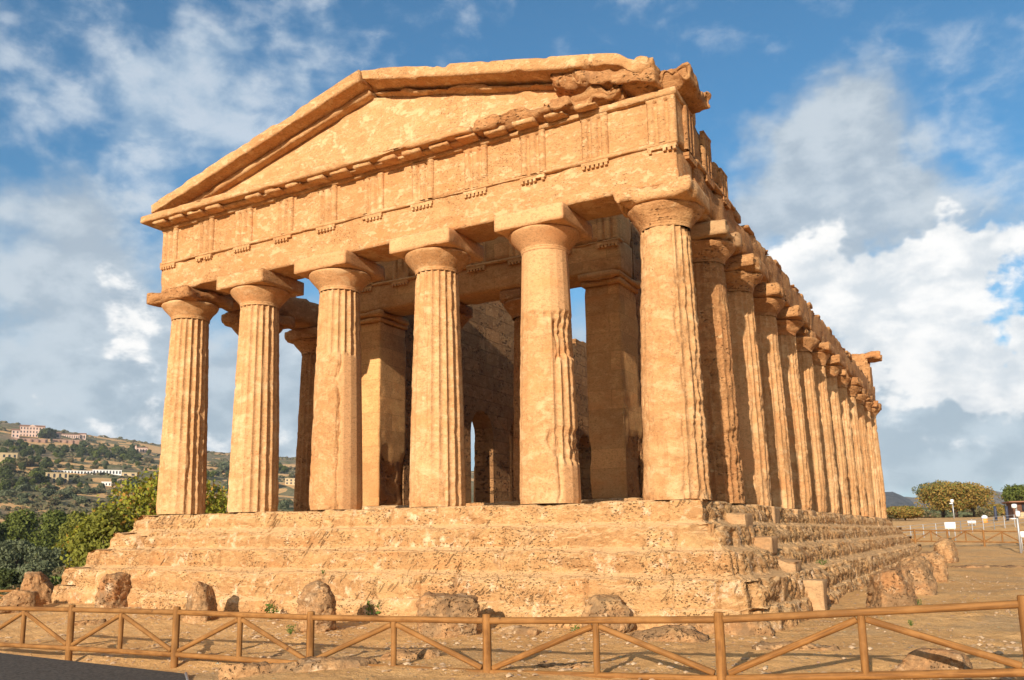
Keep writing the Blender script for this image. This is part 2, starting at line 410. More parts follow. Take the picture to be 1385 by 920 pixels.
def ground_material():
    m, nt, bs = material('dry_earth')
    geo = nt.new('ShaderNodeNewGeometry'); P = geo.outputs['Position']
    n1 = nt.noise(P, .35, 6, .6, .5); n2 = nt.noise(P, 1.6, 7, .65, .4); n3 = nt.noise(P, 9, 6, .7); n4 = nt.noise(P, 45, 4, .7)
    c = nt.mix(nt.step(n1, .38, .62), (.70, .385, .15), (.78, .455, .19))
    c = nt.mix(nt.step(n2, .46, .66), c, (.62, .335, .125))
    c = nt.mix(nt.step(n2, .40, .26), c, (.82, .53, .26))
    c = nt.mix(nt.step(nt.noise(P, .22, 6, .65, .8), .50, .62, 0, .6), c, (.42, .29, .165))
    c = nt.mix(nt.step(n3, .40, .66, 0, .5), c, (.48, .26, .09))
    d, cc = nt.voronoi(nt.vmath('MULTIPLY', P, (1, 1, .3)), 9.0)
    st = nt.math('MULTIPLY', nt.step(d, .30, .20), nt.step(n3, .50, .58))
    c = nt.mix(st, c, nt.mix(.25, (.80, .58, .34), cc))
    c = nt.mix(nt.step(n4, .38, .68, 0, .45), c, (.44, .24, .085))
    gr = nt.step(nt.noise(P, .55, 5, .7), 0.66, .78, 0, .35)
    c = nt.mix(nt.math('MULTIPLY', gr, nt.step(n3, .45, .6)), c, (.16, .15, .055))
    h = nt.math('ADD', nt.math('ADD', nt.math('MULTIPLY', n2, .8), nt.math('MULTIPLY', n3, .5)), nt.math('ADD', nt.math('MULTIPLY', n4, .18), nt.math('MULTIPLY', st, .35)))
    nt.put(bs.inputs['Base Color'], c); nt.put(bs.inputs['Normal'], nt.bump(h, 1.0, .10))
    bs.inputs['Roughness'].default_value = .95; bs.inputs['Specular IOR Level'].default_value = .1
    return m
M_GROUND = ground_material()
def hill_material():
    m, nt, bs = material('dry_hillside')
    geo = nt.new('ShaderNodeNewGeometry'); P = geo.outputs['Position']
    n1 = nt.noise(P, .012, 6, .62, .6); n2 = nt.noise(P, .06, 7, .66, .4); n3 = nt.noise(P, .35, 6, .7)
    c = nt.mix(nt.step(n1, .40, .60), (.30, .205, .12), (.22, .18, .09))
    c = nt.mix(nt.step(n2, .48, .62), c, (.14, .135, .055))
    c = nt.mix(nt.step(n2, .40, .28), c, (.38, .26, .16))
    c = nt.mix(nt.step(n3, .42, .64, 0, .6), c, (.10, .10, .04))
    nt.put(bs.inputs['Base Color'], c); nt.put(bs.inputs['Normal'], nt.bump(nt.math('ADD', n2, nt.math('MULTIPLY', n3, .4)), 1.0, 3.0))
    bs.inputs['Roughness'].default_value = .95; bs.inputs['Specular IOR Level'].default_value = .05
    return m
M_HILL = hill_material()
def leaf_material(name, a, b, c3=None, p3=0.0, trans=.25):
    m, nt, bs = material(name)
    geo = nt.new('ShaderNodeNewGeometry'); rnd = geo.outputs['Random Per Island']
    c = nt.mix(rnd, a, b)
    if c3: c = nt.mix(nt.math('GREATER_THAN', nt.math('FRACT', nt.math('MULTIPLY', rnd, 17.31)), 1-p3), c, c3)
    nt.put(bs.inputs['Base Color'], c); bs.inputs['Roughness'].default_value = .7; bs.inputs['Specular IOR Level'].default_value = .2
    tr = nt.new('ShaderNodeBsdfTranslucent'); nt.put(tr.inputs['Color'], c)
    mx = nt.new('ShaderNodeMixShader'); mx.inputs[0].default_value = trans
    nt.l.new(bs.outputs[0], mx.inputs[1]); nt.l.new(tr.outputs[0], mx.inputs[2])
    out = m.node_tree.nodes['Material Output']; nt.l.new(mx.outputs[0], out.inputs['Surface'])
    return m
L_YELLOW = leaf_material('yellow_green_leaves', (.17, .18, .015), (.30, .27, .025), (.38, .19, .03), .14)
L_GREEN = leaf_material('green_leaves', (.075, .095, .015), (.15, .165, .028))
L_BRIGHT = leaf_material('fresh_green_leaves', (.14, .145, .018), (.22, .21, .03))
L_OLIVE = leaf_material('olive_leaves', (.10, .115, .055), (.17, .18, .09))
L_DARK = leaf_material('dark_leaves', (.05, .065, .018), (.10, .115, .032))
L_BROWN = leaf_material('autumn_leaves', (.23, .14, .03), (.36, .23, .055), (.15, .15, .03), .3)
L_SCRUB = leaf_material('scrub_leaves', (.085, .085, .035), (.17, .145, .06), (.24, .16, .08), .25)
L_WEED = leaf_material('weed_leaves', (.08, .14, .02), (.15, .20, .04))
def plain(name, c, rough=.7, metal=0.0, spec=.3, noise=None):
    m, nt, bs = material(name)
    if noise:
        geo = nt.new('ShaderNodeNewGeometry')
        n = nt.noise(geo.outputs['Position'], noise[0], 5, .65)
        nt.put(bs.inputs['Base Color'], nt.mix(nt.step(n, .35, .65), tuple(x*(1-noise[1]) for x in c), c))
    else: bs.inputs['Base Color'].default_value = (*c, 1)
    bs.inputs['Roughness'].default_value = rough; bs.inputs['Metallic'].default_value = metal; bs.inputs['Specular IOR Level'].default_value = spec
    return m
M_BARK = plain('bark', (.13, .085, .055), .9, noise=(6, .5))
def wood_material():
    m, nt, bs = material('fence_wood')
    tcn = nt.new('ShaderNodeTexCoord'); geo = nt.new('ShaderNodeNewGeometry'); P = geo.outputs['Position']
    rnd = nt.new('ShaderNodeObjectInfo').outputs['Random']
    g = nt.noise(nt.vmath('ADD', nt.vmath('MULTIPLY', tcn.outputs['Object'], (14, 14, .9)), nt.comb(nt.math('MULTIPLY', rnd, 40.0), 0.0, 0.0)), 2.2, 6, .65, .5)
    n = nt.noise(P, 3.0, 5, .6); k, _ = nt.voronoi(P, 3.1)
    c = nt.mix(nt.step(g, .35, .68), (.15, .06, .015), (.31, .135, .034))
    c = nt.mix(nt.step(n, .42, .68, 0, .7), c, (.36, .165, .048))
    c = nt.mix(nt.math('MULTIPLY', rnd, .4), c, (.20, .095, .03))
    c = nt.mix(nt.step(k, .09, .05), c, (.10, .042, .015))
    nt.put(bs.inputs['Base Color'], c); nt.put(bs.inputs['Normal'], nt.bump(g, .35, .008))
    bs.inputs['Roughness'].default_value = .75; bs.inputs['Specular IOR Level'].default_value = .2
    return m
M_WOOD = wood_material()
M_DECK = plain('dark_asphalt', (.085, .070, .056), .95, noise=(22, .65))
M_KERB = plain('metal_edge', (.45, .43, .40), .5, .6)
M_STEEL = plain('galvanised_steel', (.42, .42, .42), .5, .5)
M_WHITE = plain('white_paint', (.78, .78, .76), .5)
M_DARKPANEL = plain('dark_panel', (.03, .035, .06), .5)
M_PINK = plain('pink_render', (.64, .44, .34), .9, noise=(.15, .15))
M_CREAM = plain('ochre_render', (.55, .40, .22), .9, noise=(.2, .2))
M_WALLWHITE = plain('whitewash', (.74, .71, .66), .9)
M_TILE = plain('clay_tile', (.33, .16, .09), .9, noise=(.4, .3))
M_GLASSD = plain('window_dark', (.035, .035, .04), .3)
M_KIOSK = plain('brown_boards', (.16, .07, .035), .8, noise=(4, .4))
M_ORANGE = plain('orange_plastic', (.75, .28, .05), .5)
M_TERRA = plain('retaining_stone', (.36, .21, .14), .9, noise=(.3, .3))

# ------------------------------------------------------------------ terrain
def az_left(x, y): return np.degrees(np.arctan2(-(np.asarray(x)-CAM[0]), np.asarray(y)-CAM[1]))
def hill_h(x, y):
    """height of the valley and the far hillside, by distance from the ridge"""
    x = np.asarray(x, float); y = np.asarray(y, float)
    r = np.hypot(x-CAM[0], y-CAM[1]); a = az_left(x, y)
    S = np.interp(a, [10, 25, 35, 42.9, 47, 51.3, 55, 59.4, 66, 80], [.45, .62, .76, .838, .90, .985, 1.06, 1.14, 1.2, 1.15])
    H = np.interp(r, [0, 40, 60, 85, 120, 170, 240, 330, 440, 560, 700, 850, 1000, 1120, 1250, 1400, 1800, 3000],
                  [-3, -3.8, -5.2, -6.6, -6.6, -5, -1, 6, 19, 36, 54, 72, 92, 111, 127, 128, 100, 60])
    p = np.stack([x, y, np.zeros_like(x)], -1)
    amp = np.interp(r, [60, 200, 600, 1250], [.4, 2.5, 6, 7])
    fade = np.interp(r, [1050, 1250], [1, .45])
    return np.where(H > 0, H*S, H)+amp*fade*fbm(p, .012, 4, .55, 5)+amp*.25*fbm(p, .06, 3, .5, 6)
def ground_z(x, y):
    x = np.asarray(x, float); y = np.asarray(y, float)
    z = np.interp(y, [-8, -2, 3, 12, 26, 40, 46, 54, 65, 78, 108, 400, 3000], [-2.50, -2.46, -2.36, -2.26, -2.1, -1.85, -1.68, -1.0, -.1, .3, .82, 2.0, 3.0])
    z = z+.034*np.clip(x+2, -8, 9)*sstep(-y, 1, 6)
    z = np.where(x < -17, z-.02*np.clip(-17-x, 0, 5), z)
    left = sstep(-x, 19.5, 34)*sstep(az_left(x, y), 12, 20)
    z = z*(1-left)+left*(hill_h(x, y)-.25*sstep(-x, 40, 60))
    p = np.stack([x, y, np.zeros_like(x)], -1)
    near = 1-sstep(np.hypot(x, y), 40, 90)
    z = z-.10*sstep(-y, 7.75, 8.3)*sstep(-x, 3.4, 4.8)*(1-sstep(-x, 17, 19))
    near = near*(1-.9*sstep(-y, 7.9, 8.4)*sstep(-x, 3.0, 5.5))
    return z+near*(.10*fbm(p, .35, 3, .5, 1)+.055*fbm(p, 1.5, 4, .6, 2)+.028*fbm(p, 5, 3, .62, 3))
def axis(lo, hi, dense, g=1.16, far=4000):
    a = list(np.arange(lo, hi+1e-6, dense)); s = dense
    while a[-1] < far: s *= g; a.append(a[-1]+s)
    s = dense; b = [a[0]]
    while b[0] > -far: s *= g; b.insert(0, b[0]-s)
    return np.array(b[:-1]+a)
gx = axis(-21, 10, .11); gy = axis(-10, 3.5, .09, 1.045)
X, Y = np.meshgrid(gx, gy, indexing='ij')
GV = np.stack([X, Y, ground_z(X, Y)], -1).reshape(-1, 3)
tag(obj('ground', GV, gridF(len(gx), len(gy)), M_GROUND), kind='structure')
# the valley and hillside to the left of the ridge
aa = np.radians(np.linspace(14, 82, 330)); rr = 62*np.exp(np.linspace(0, math.log(3000/62), 240))
A, RR = np.meshgrid(aa, rr, indexing='ij')
HX = CAM[0]-np.sin(A)*RR; HY = CAM[1]+np.cos(A)*RR
tag(obj('hillside', np.stack([HX, HY, hill_h(HX, HY)], -1).reshape(-1, 3), gridF(330, 240), M_HILL), kind='structure')
# low mountains beyond the plateau
def mountain(name, u0, u1, prof, dist, mat, seed):
    us = np.linspace(u0, u1, 260); V = []
    pu, pv = zip(*prof)
    ts = np.linspace(0, 1, 40)
    P = []
    for u in us:
        d = direction(u, 712); d = np.array([d[0], d[1], 0])/math.hypot(d[0], d[1])
        top = .80*dist*(712-np.interp(u, pu, pv))/FPX
        row = []
        for t in ts:
            r = dist*(.62+.38*t) if t < .8 else dist*(.62+.38*.8+(t-.8)*2)
            row.append([CAM[0]+d[0]*r, CAM[1]+d[1]*r, top*(math.sin(min(t/.8, 1)*math.pi/2)**1.3)*(1 if t <= .8 else 1-(t-.8)*2)])
        P.append(row)
    P = np.array(P); n = fbm(P, 22/dist, 6, .62, seed)*dist*.005
    P[..., 2] += n*np.clip(P[..., 2]/(dist*.02), 0, 1)
    tag(obj(name, P.reshape(-1, 3), gridF(260, 40), mat), kind='structure')
def mount_mat(name, a, b):
    m, nt, bs = material(name); geo = nt.new('ShaderNodeNewGeometry')
    n = nt.noise(geo.outputs['Position'], .012, 8, .68, .4); n2 = nt.noise(geo.outputs['Position'], .05, 6, .7)
    c = nt.mix(nt.step(n, .38, .62), a, b); c = nt.mix(nt.step(n2, .5, .62), c, tuple(x*.5 for x in a))
    nt.put(bs.inputs['Base Color'], c); bs.inputs['Roughness'].default_value = 1; bs.inputs['Specular IOR Level'].default_value = 0
    return m
mountain('mountain', 1100, 1262, [(1100, 690), (1196, 665), (1212, 664), (1222, 668), (1236, 676), (1250, 692), (1262, 708)], 2300, mount_mat('blue_scrub_mountain', (.045, .046, .05), (.085, .08, .075)), 3)
mountain('mountain', 1180, 1700, [(1180, 680), (1228, 667), (1260, 668), (1310, 662), (1345, 664), (1385, 671), (1500, 668), (1700, 690)], 3000, mount_mat('brown_scrub_mountain', (.12, .095, .07), (.19, .15, .11)), 9)

# ------------------------------------------------------------------ the air
hz = bpy.data.materials.new('haze_air'); hz.use_nodes = True
hn = NT(hz.node_tree)
for nd in list(hz.node_tree.nodes):
    if nd.type == 'BSDF_PRINCIPLED': hz.node_tree.nodes.remove(nd)
pv = hn.new('ShaderNodeVolumePrincipled'); pv.inputs['Color'].default_value = (.80, .88, 1.0, 1); pv.inputs['Density'].default_value = HAZE
hn.l.new(pv.outputs[0], [n_ for n_ in hz.node_tree.nodes if n_.type == 'OUTPUT_MATERIAL'][0].inputs['Volume'])
if HAZE > 0:
    V, F = cube((-4900, -4900, -40), (4900, 4900, 420))
    tag(obj('haze', V, F, hz, smooth=False), kind='stuff')

# ------------------------------------------------------------------ the temple
temple = thing('stone_temple', (-7.7, 18.9, -2.5), 'huge ochre sandstone Greek temple with fluted columns and a gabled front', 'temple')
XS = [-15.28, -12.32, -9.30, -6.06, -2.96, 0.05]
YS = [3.0, 6.1, 9.3, 12.5, 15.7, 18.9, 22.1, 25.3, 28.5, 31.7, 34.8, 37.8]
HC, HAB, HEC = 6.86, 0.40, 0.50
HS = HC-HAB-HEC
AB = 0.90

def step_course(k):
    off = .884+.445*k; ztop = -.5*k; h = .5
    last = k == 4
    if last: off = .884+.445*3+.17; ztop = -2.0; h = .75
    x0, x1, y0, y1 = -15.4-off, off, -off, 37.8+off
    rL, rR = .05, [.12, .35, .5, .75, .8][k]
    pts = []
    def seg(a, b, n, d):
        n = max(int(d), 2)
        for i in range(n):
            t = i/n; pts.append((a[0]+(b[0]-a[0])*t, a[1]+(b[1]-a[1])*t, *n_))
    def line(a, b, res, nrm):
        L = math.hypot(b[0]-a[0], b[1]-a[1]); n = max(int(L/res), 1)
        for i in range(n):
            t = i/n; pts.append((a[0]+(b[0]-a[0])*t, a[1]+(b[1]-a[1])*t, nrm[0], nrm[1]))
    def arc(c, r, t0, t1, n):
        for i in range(n+1):
            t = t0+(t1-t0)*i/n; pts.append((c[0]+r*math.cos(t), c[1]+r*math.sin(t), math.cos(t), math.sin(t)))
    line((x0, y1), (x0, y0+3), .5, (-1, 0)); line((x0, y0+3), (x0, y0+rL), .06, (-1, 0))
    arc((x0+rL, y0+rL), rL, math.pi, 1.5*math.pi, 4)
    line((x0+rL+.03, y0), (x1-rR, y0), .036, (0, -1))
    arc((x1-rR, y0+rR), rR, -math.pi/2, 0, max(6, int(rR*1.6/.04)))
    line((x1, y0+rR+.03), (x1, 14), .05, (1, 0)); line((x1, 14), (x1, y1), .10, (1, 0))
    line((x1, y1), (x0, y1), .5, (0, 1))
    pts = np.array(pts); n = len(pts)
    d = np.hypot(*np.diff(np.vstack([pts[:, :2], pts[:1, :2]]), axis=0).T); s = np.concatenate([[0], np.cumsum(d)[:-1]])
    prof = [(-.9, 0), (-.45, 0), (-.28, 0), (-.18, 0), (-.11, -.002), (-.06, -.008), (-.025, -.022), (-.006, -.045)]
    nf = 17
    prof += [(0, -.07-(h-.07)*(i/(nf-1))) for i in range(nf)]
    if last: prof += [(.05, -h-.02)]
    elif k == 3: prof += [(.03, -h-.2)]
    else: prof[-1] = (.10, -h+.004); prof[-2] = (.045, -h+.03); prof[-3] = (.012, -h+.06); prof += [(.26, -h-.13)]
    prof = np.array(prof); m = len(prof)
    Sx = np.repeat(pts[:, None, :2], m, 1); Nx = np.repeat(pts[:, None, 2:], m, 1)
    P = np.zeros((n, m, 3)); P[..., :2] = Sx+Nx*prof[None, :, :1]; P[..., 2] = ztop+prof[None, :, 1]
    rnd = random.Random(100+k)
    flank = np.clip(pts[:, 2], 0, 1)                       # 1 on the right flank
    # block joints
    js = []; q = 0
    while q < s[-1]: q += rnd.uniform(.75, 1.75); js.append(q)
    js = np.array(js); bi = np.searchsorted(js, s); boff = np.array([rnd.uniform(-.028, .022) for _ in range(len(js)+2)])[bi]
    btop = np.array([rnd.uniform(-.03, .012) for _ in range(len(js)+2)])[bi]
    jd = np.min(np.abs(s[:, None]-js[None]), 1)
    jw = np.array([rnd.uniform(.4, 1.5) for _ in range(len(js)+2)])[bi]
    groove = (np.exp(-(jd/.022)**2)*.055+np.exp(-(jd/.06)**2)*.02)*jw
    face = (sstep(prof[:, 0], -.3, -.02)*(1-.0*prof[:, 0]))[None, :]; fz = -prof[:, 1][None, :]
    Q = P.copy(); Q[..., 2] *= 1.0
    Ps = P*np.array([1, 1, 2.2])
    big = fbm(P, .55, 3, .5, k); mid = fbm(P*np.array([1, 1, 1.5]), 2.6, 4, .55, k+5); fin = fbm(Ps, 8, 4, .62, k+9)
    amp = .035+.03*flank[:, None]
    disp = big*amp*.9+mid*amp+fin*.02
    # worn pits on the front, deep vertical rills on the flank
    pit = sstep(fbm(Ps, 6.5, 3, .6, 31+k), .12, .42); disp -= pit*.035*sstep(fbm(P, .9, 3, .5, 77), -.25, .2)
    rill = sstep(fbm(P*np.array([1, 1, .5]), 6.5, 4, .62, 41+k), -.05, .40)
    disp -= rill*(.075*flank[:, None])*sstep(fz, .0, .16)*(1-.4*sstep(fz, .38, .5))
    disp -= 1.25*groove[:, None]; disp += boff[:, None]
    # undercut at the foot of every course
        # chipped upper edge
    edge = np.exp(-((fz-.03)/.13)**2)*sstep(mid+.6*big, -.25, .45)
    disp -= edge*(.11+.02*flank[:, None])
    disp -= .05*sstep(.30-fz, 0, .3)*(1+big)                 # battered face
    # the ruined front right corner
    crn = np.exp(-((pts[:, 0]-x1)**2+(pts[:, 1]-y0)**2)/(1.15**2))
    disp -= (crn*(.10+.42*np.clip(fbm(P, 1.3, 3, .5, 66)[:, 10], 0, 1)))[:, None]
    if k == 1:
        disp -= (np.exp(-((pts[:, 0]+15.42)/.13)**2)*(pts[:, 3] < -.5)*.32)[:, None]
    P[..., :2] += Nx*(disp*face)[..., None]
    P[..., 2] += (1-face)*(fbm(P, 2.2, 3, .5, 3)*.02)+btop[:, None]*np.exp(-fz/.1)-(edge*.05)
    V = P.reshape(-1, 3)
    return obj('foundation' if last else 'step', V, gridF(n, m, True)[:, ::-1], M_STEP, temple)
for k in range(5): step_course(k)
# paved floors
obj('floor', *rbox((-15.6, -.1, -.4), (.2, 38, -.02), .6, .02, .01), M_STEP, temple)
V, F = rbox((-12.95, 4.15, -.02), (-2.35, 33, .26), .12, .04, .035, 2.5, 4, .06)
obj('cella_floor', V, F, M_STEP, temple)

def shaft(seed, view, nth=200, nz=130, R0=.715, R1=.56, H=HS, flute=.062, ero=.45, feats=(), worn=1.0, foot=0.0):
    th = np.arange(nth)*2*math.pi/nth; z = np.linspace(0, H, nz)
    T, Z = np.meshgrid(th, z, indexing='ij'); t = Z/H
    rel = (np.degrees(T-view)+180) % 360-180
    Rr = R0+(R1-R0)*t+.014*np.sin(math.pi*t)
    C = np.stack([np.cos(T)*Rr, np.sin(T)*Rr, Z], -1)+np.array([seed*3.7, seed*1.9, seed*.6])
    u = (T*20/(2*math.pi)) % 1.0
    fl = 4*u*(1-u)
    e = sstep(fbm(C*np.array([1, 1, .6]), .9, 4, .55, 1), .30-ero, .85-ero)      # how far the flutes are gone
    pl = np.zeros_like(T); facet = np.zeros_like(T); deep = np.zeros_like(T)
    wob = fbm(C, 1.7, 4, .55, 12)
    for ft in feats:
        kind, a0, a1, z0, z1, amt = ft
        k = sstep(rel+wob*16, a0-3, a0+3)*(1-sstep(rel+wob*16, a1-3, a1+3))*sstep(Z+wob*.35, z0-.06, z0+.06)*(1-sstep(Z+wob*.35, z1-.06, z1+.06))
        if kind == 'fill': pl = np.maximum(pl, k*amt)
        elif kind == 'facet':
            k = sstep(rel+wob*14, a0-.8, a0+.8)*(1-sstep(rel+wob*14, a1-.8, a1+.8))*sstep(Z+wob*.12, z0-.01, z0+.01)*(1-sstep(Z+wob*.12, z1-.01, z1+.01))
            facet = np.maximum(facet, k*amt)
        else: deep = np.maximum(deep, k*amt)
    d = flute*fl*(1-pl)*(1-.85*e*.9)
    chip = sstep(fbm(C, 3.4, 3, .6, 5), .12, .5)*(1-fl)**2*.028*worn           # bitten arrises
    n1 = fbm(C, 2.2, 5, .6, 7); n2 = fbm(C*np.array([1, 1, 1.7]), 9, 3, .6, 8)
    Rr2 = Rr-d-chip-e*(.012+.022*np.clip(n1+.3, 0, 1))-.008*n2*worn-.012*n1*worn
    Rr2 -= deep*(.045+.085*np.clip(fbm(C*np.array([1, 1, 1.3]), 2.6, 5, .62, 14)+.35, 0, 1.2)+.03*n2)
    Rr2 -= pl*.012*np.clip(n1, -1, 1)
    # drum joints
    for zj in (H*.26, H*.5, H*.75):
        Rr2 -= .016*np.exp(-((Z-zj-.01*wob)/.014)**2)*(1-pl)
    if facet.max() > 0:
        ff = Rr*1.0*math.cos(math.pi/20)/np.cos((u-.5)*math.pi/10)
        Rr2 = Rr2*(1-facet)+ff*facet
    if foot: Rr2 += foot*np.exp(-(Z/.5)**2)*(.5+n1)
    Rr2 -= .02*np.exp(-(Z/.08)**2)*(1+n1)
    V = np.stack([np.cos(T)*Rr2, np.sin(T)*Rr2, Z], -1).reshape(-1, 3)
    F = gridF(nth, nz, True)
    fm = facet.reshape(nth, nz)
    mi = (fm[:, :-1] > .5).astype(np.int32).reshape(-1)
    return V, F, mi
def echinus(seed, ruin=0.0, n=72, r0=.56, r1=.875):
    pr = [(r0, 0), (r0+.012, .03), (r0+.004, .045), (r0+.02, .075), (r0+.014, .09), (r0+.045, .13), (r0+.12, .215), (r0+.20, .305), (r0+.262, .375), (r1-.012, .43), (r1, .465), (r1-.02, .50), (r0, .50)]
    zz = np.interp(np.linspace(0, 1, 30), np.linspace(0, 1, len(pr)), [p[1] for p in pr]); rr_ = np.interp(np.linspace(0, 1, 30), np.linspace(0, 1, len(pr)), [p[0] for p in pr])
    th = np.arange(n)*2*math.pi/n; T, Z = np.meshgrid(th, zz, indexing='ij'); Rr = np.repeat(rr_[None], n, 0)
    C = np.stack([np.cos(T)*Rr, np.sin(T)*Rr, Z], -1)+seed*2.3
    Rr = Rr+fbm(C, 3, 4, .55, 2)*(.012+.05*ruin)-ruin*.13*sstep(fbm(C, 1.3, 3, .5, 4), -.2, .35)*sstep(Z, .08, .3)
    return np.stack([np.cos(T)*Rr, np.sin(T)*Rr, Z], -1).reshape(-1, 3), gridF(n, 30, True)
def column(x, y, seed, z0=0.0, mat=None, capmat=None, abmat=None, ruin=0.0, cap_ruin=0.0, abacus=None, name='column', h=HS, dz=0, hi=True, view=None, **kw):
    if view is None: view = math.atan2(CAM[1]-y, CAM[0]-x)
    V, F, mi = shaft(seed, view, H=h, **kw)
    o = link(name, mesh_data(name, V, F, [mat or M_COL, M_SMOOTH], True, mi), temple)
    o.location = Vector((x, y, z0))-Vector(temple.location)
    V, F = echinus(seed, cap_ruin)
    e = link('echinus', mesh_data('echinus', V, F, capmat or M_COL), o, (0, 0, h))
    lo, hi_, amp, chip = abacus or ((-AB, -AB, 0), (AB, AB, HAB), .012, .02)
    V, F = rbox(lo, hi_, .09, .018 if amp < .02 else .06, amp, 2.2, seed+3, chip)
    a = link('abacus', mesh_data('abacus', V, F, abmat or capmat or M_COL), o, (0, 0, h+HEC))
    return o
def copy_tree(o, loc):
    c = o.copy(); col.objects.link(c); c.location = loc
    for ch in o.children:
        d = ch.copy(); col.objects.link(d); d.parent = c
    return c

# front colonnade, each shaft with its own wear
column(XS[0], 0, 1, ero=.16, feats=[('deep', 8, 48, .7, 3.3, .45), ('fill', -60, 10, 0, 2.2, .5)], cap_ruin=.35, abacus=((-.97, -.95, 0), (AB, AB, HAB-.03), .05, .12), abmat=M_ROUGH)
column(XS[1], 0, 2, ero=.06, feats=[('fill', -80, -10, 1.0, 2.6, .45)], abmat=M_FACE)
column(XS[2], 0, 3, ero=.12, feats=[('fill', -95, 4, 0, 4.1, .8), ('deep', -90, 2, 0, 3.9, .22), ('deep', -4, 10, .8, 3.9, .5), ('facet', 6, 110, -.5, 4.15, 1.0)], abmat=M_SMOOTH)
column(XS[3], 0, 4, ero=.10, feats=[('fill', -95, -22, 0, 4.6, .65), ('fill', -40, 20, 0, .9, .5)], abmat=M_SMOOTH)
column(XS[4], 0, 5, ero=.14, feats=[('fill', -95, 12, 0, 4.4, .8), ('deep', 22, 95, 3.3, 4.35, .9), ('deep', 5, 95, 1.0, 1.75, .9), ('deep', -30, 30, .25, 1.5, .25), ('facet', -120, 120, 4.45, 6.5, 1.0), ('facet', 20, 120, -.5, .85, 1.0)], abmat=M_SMOOTH, capmat=M_SMOOTH)
column(XS[5], 0, 6, R0=.73, ero=.30, feats=[('fill', -95, 15, 0, 5.9, .85), ('deep', 40, 120, 0, 3.2, .7), ('deep', -30, 120, 0, .75, .55), ('deep', 30, 100, 3.2, 6, .35)], cap_ruin=.55, capmat=M_ROUGH, worn=1.7, foot=.05,
       abacus=((-AB, -AB, 0), (.88, .72, HAB), .035, .14), abmat=M_FACE)
# right flank, strongly weathered
rndc = random.Random(5)
flank_feats = {0: [('deep', -100, 10, .2, 3.4, .8), ('deep', 10, 90, 0, 1.7, .7), ('fill', -90, 90, 3.2, 6, .5)],
               1: [('fill', -90, 30, 0, 6, .6), ('facet', -70, 20, .6, 3.0, 1.0)], 2: [('fill', -90, 20, 0, 6, .5)]}
for i, y in enumerate(YS):
    new_ab = i in (0, 2, 3, 5)
    a0 = rndc.uniform(.45, .75)
    ab = ((-AB, -AB, 0), (AB if new_ab else rndc.uniform(.55, .92), AB if not new_ab else .7, HAB), .05, .16)
    column(.02, y, 10+i, nth=160 if i < 4 else 100, nz=110 if i < 4 else 70, mat=M_ROUGH if i in (0,) else M_COL, capmat=M_ROUGH, abmat=M_NEWBLOCK if i == 0 else M_ROUGH,
           ero=.25+.12*rndc.random(), worn=1.6, cap_ruin=.5+.4*rndc.random(), abacus=ab, feats=flank_feats.get(i, [('deep', -100, 100, 0, rndc.uniform(.4, 1.6), .5), ('fill', -90, 30, 1.5, 6, .4)]))
# left flank and rear
base_low = column(-15.4, YS[0], 31, nth=80, nz=50, ero=.2, cap_ruin=.3, mat=M_ROUGH, capmat=M_ROUGH, abacus=((-.95, -AB, 0), (AB, AB, HAB), .04, .1))
for y in YS[1:]: copy_tree(base_low, Vector((-15.4, y, 0))-Vector(temple.location))
for x in XS[1:5]: copy_tree(base_low, Vector((x, 37.8, 0))-Vector(temple.location))

# entablature
yf = .615
ZA, ZF, ZT = HC, 7.83, 9.04
arch = obj('architrave', *rbox((-15.4-yf, -yf, ZA), (yf-.01, yf, ZF), .085, .02, .022, 1.8, 2, .05, 5), M_FACE, temple)
def taenia(x0, x1, y, parent, axis='x', z=ZF):
    if axis == 'x': V, F = rbox((x0, y-.075, z-.085), (x1, y+.1, z+.004), .10, .012, .012, 3, 4, .03)
    else: V, F = rbox((y-.1, x0, z-.085), (y+.075, x1, z+.004), .10, .012, .02, 3, 4, .06)
    obj('taenia', V, F, M_FACE if axis == 'x' else M_ROUGH, parent)
def regula(c, y, parent, mat, axis='x', z=ZF, w=.33, skip=()):
    P = [cube((c-w, y-.078, z-.165), (c+w, y+.05, z-.089))]
    for g in range(6):
        if g in skip: continue
        gx_ = c-w+.055+g*(2*w-.11)/5
        P.append(cube((gx_-.034, y-.076, z-.235), (gx_+.034, y+.05, z-.163)))
    V, F = joinl(P); V = np.array(V)
    if axis == 'y': V = np.stack([-V[:, 1], V[:, 0], V[:, 2]], -1); 
    obj('regula', V, F, mat, parent, smooth=False)
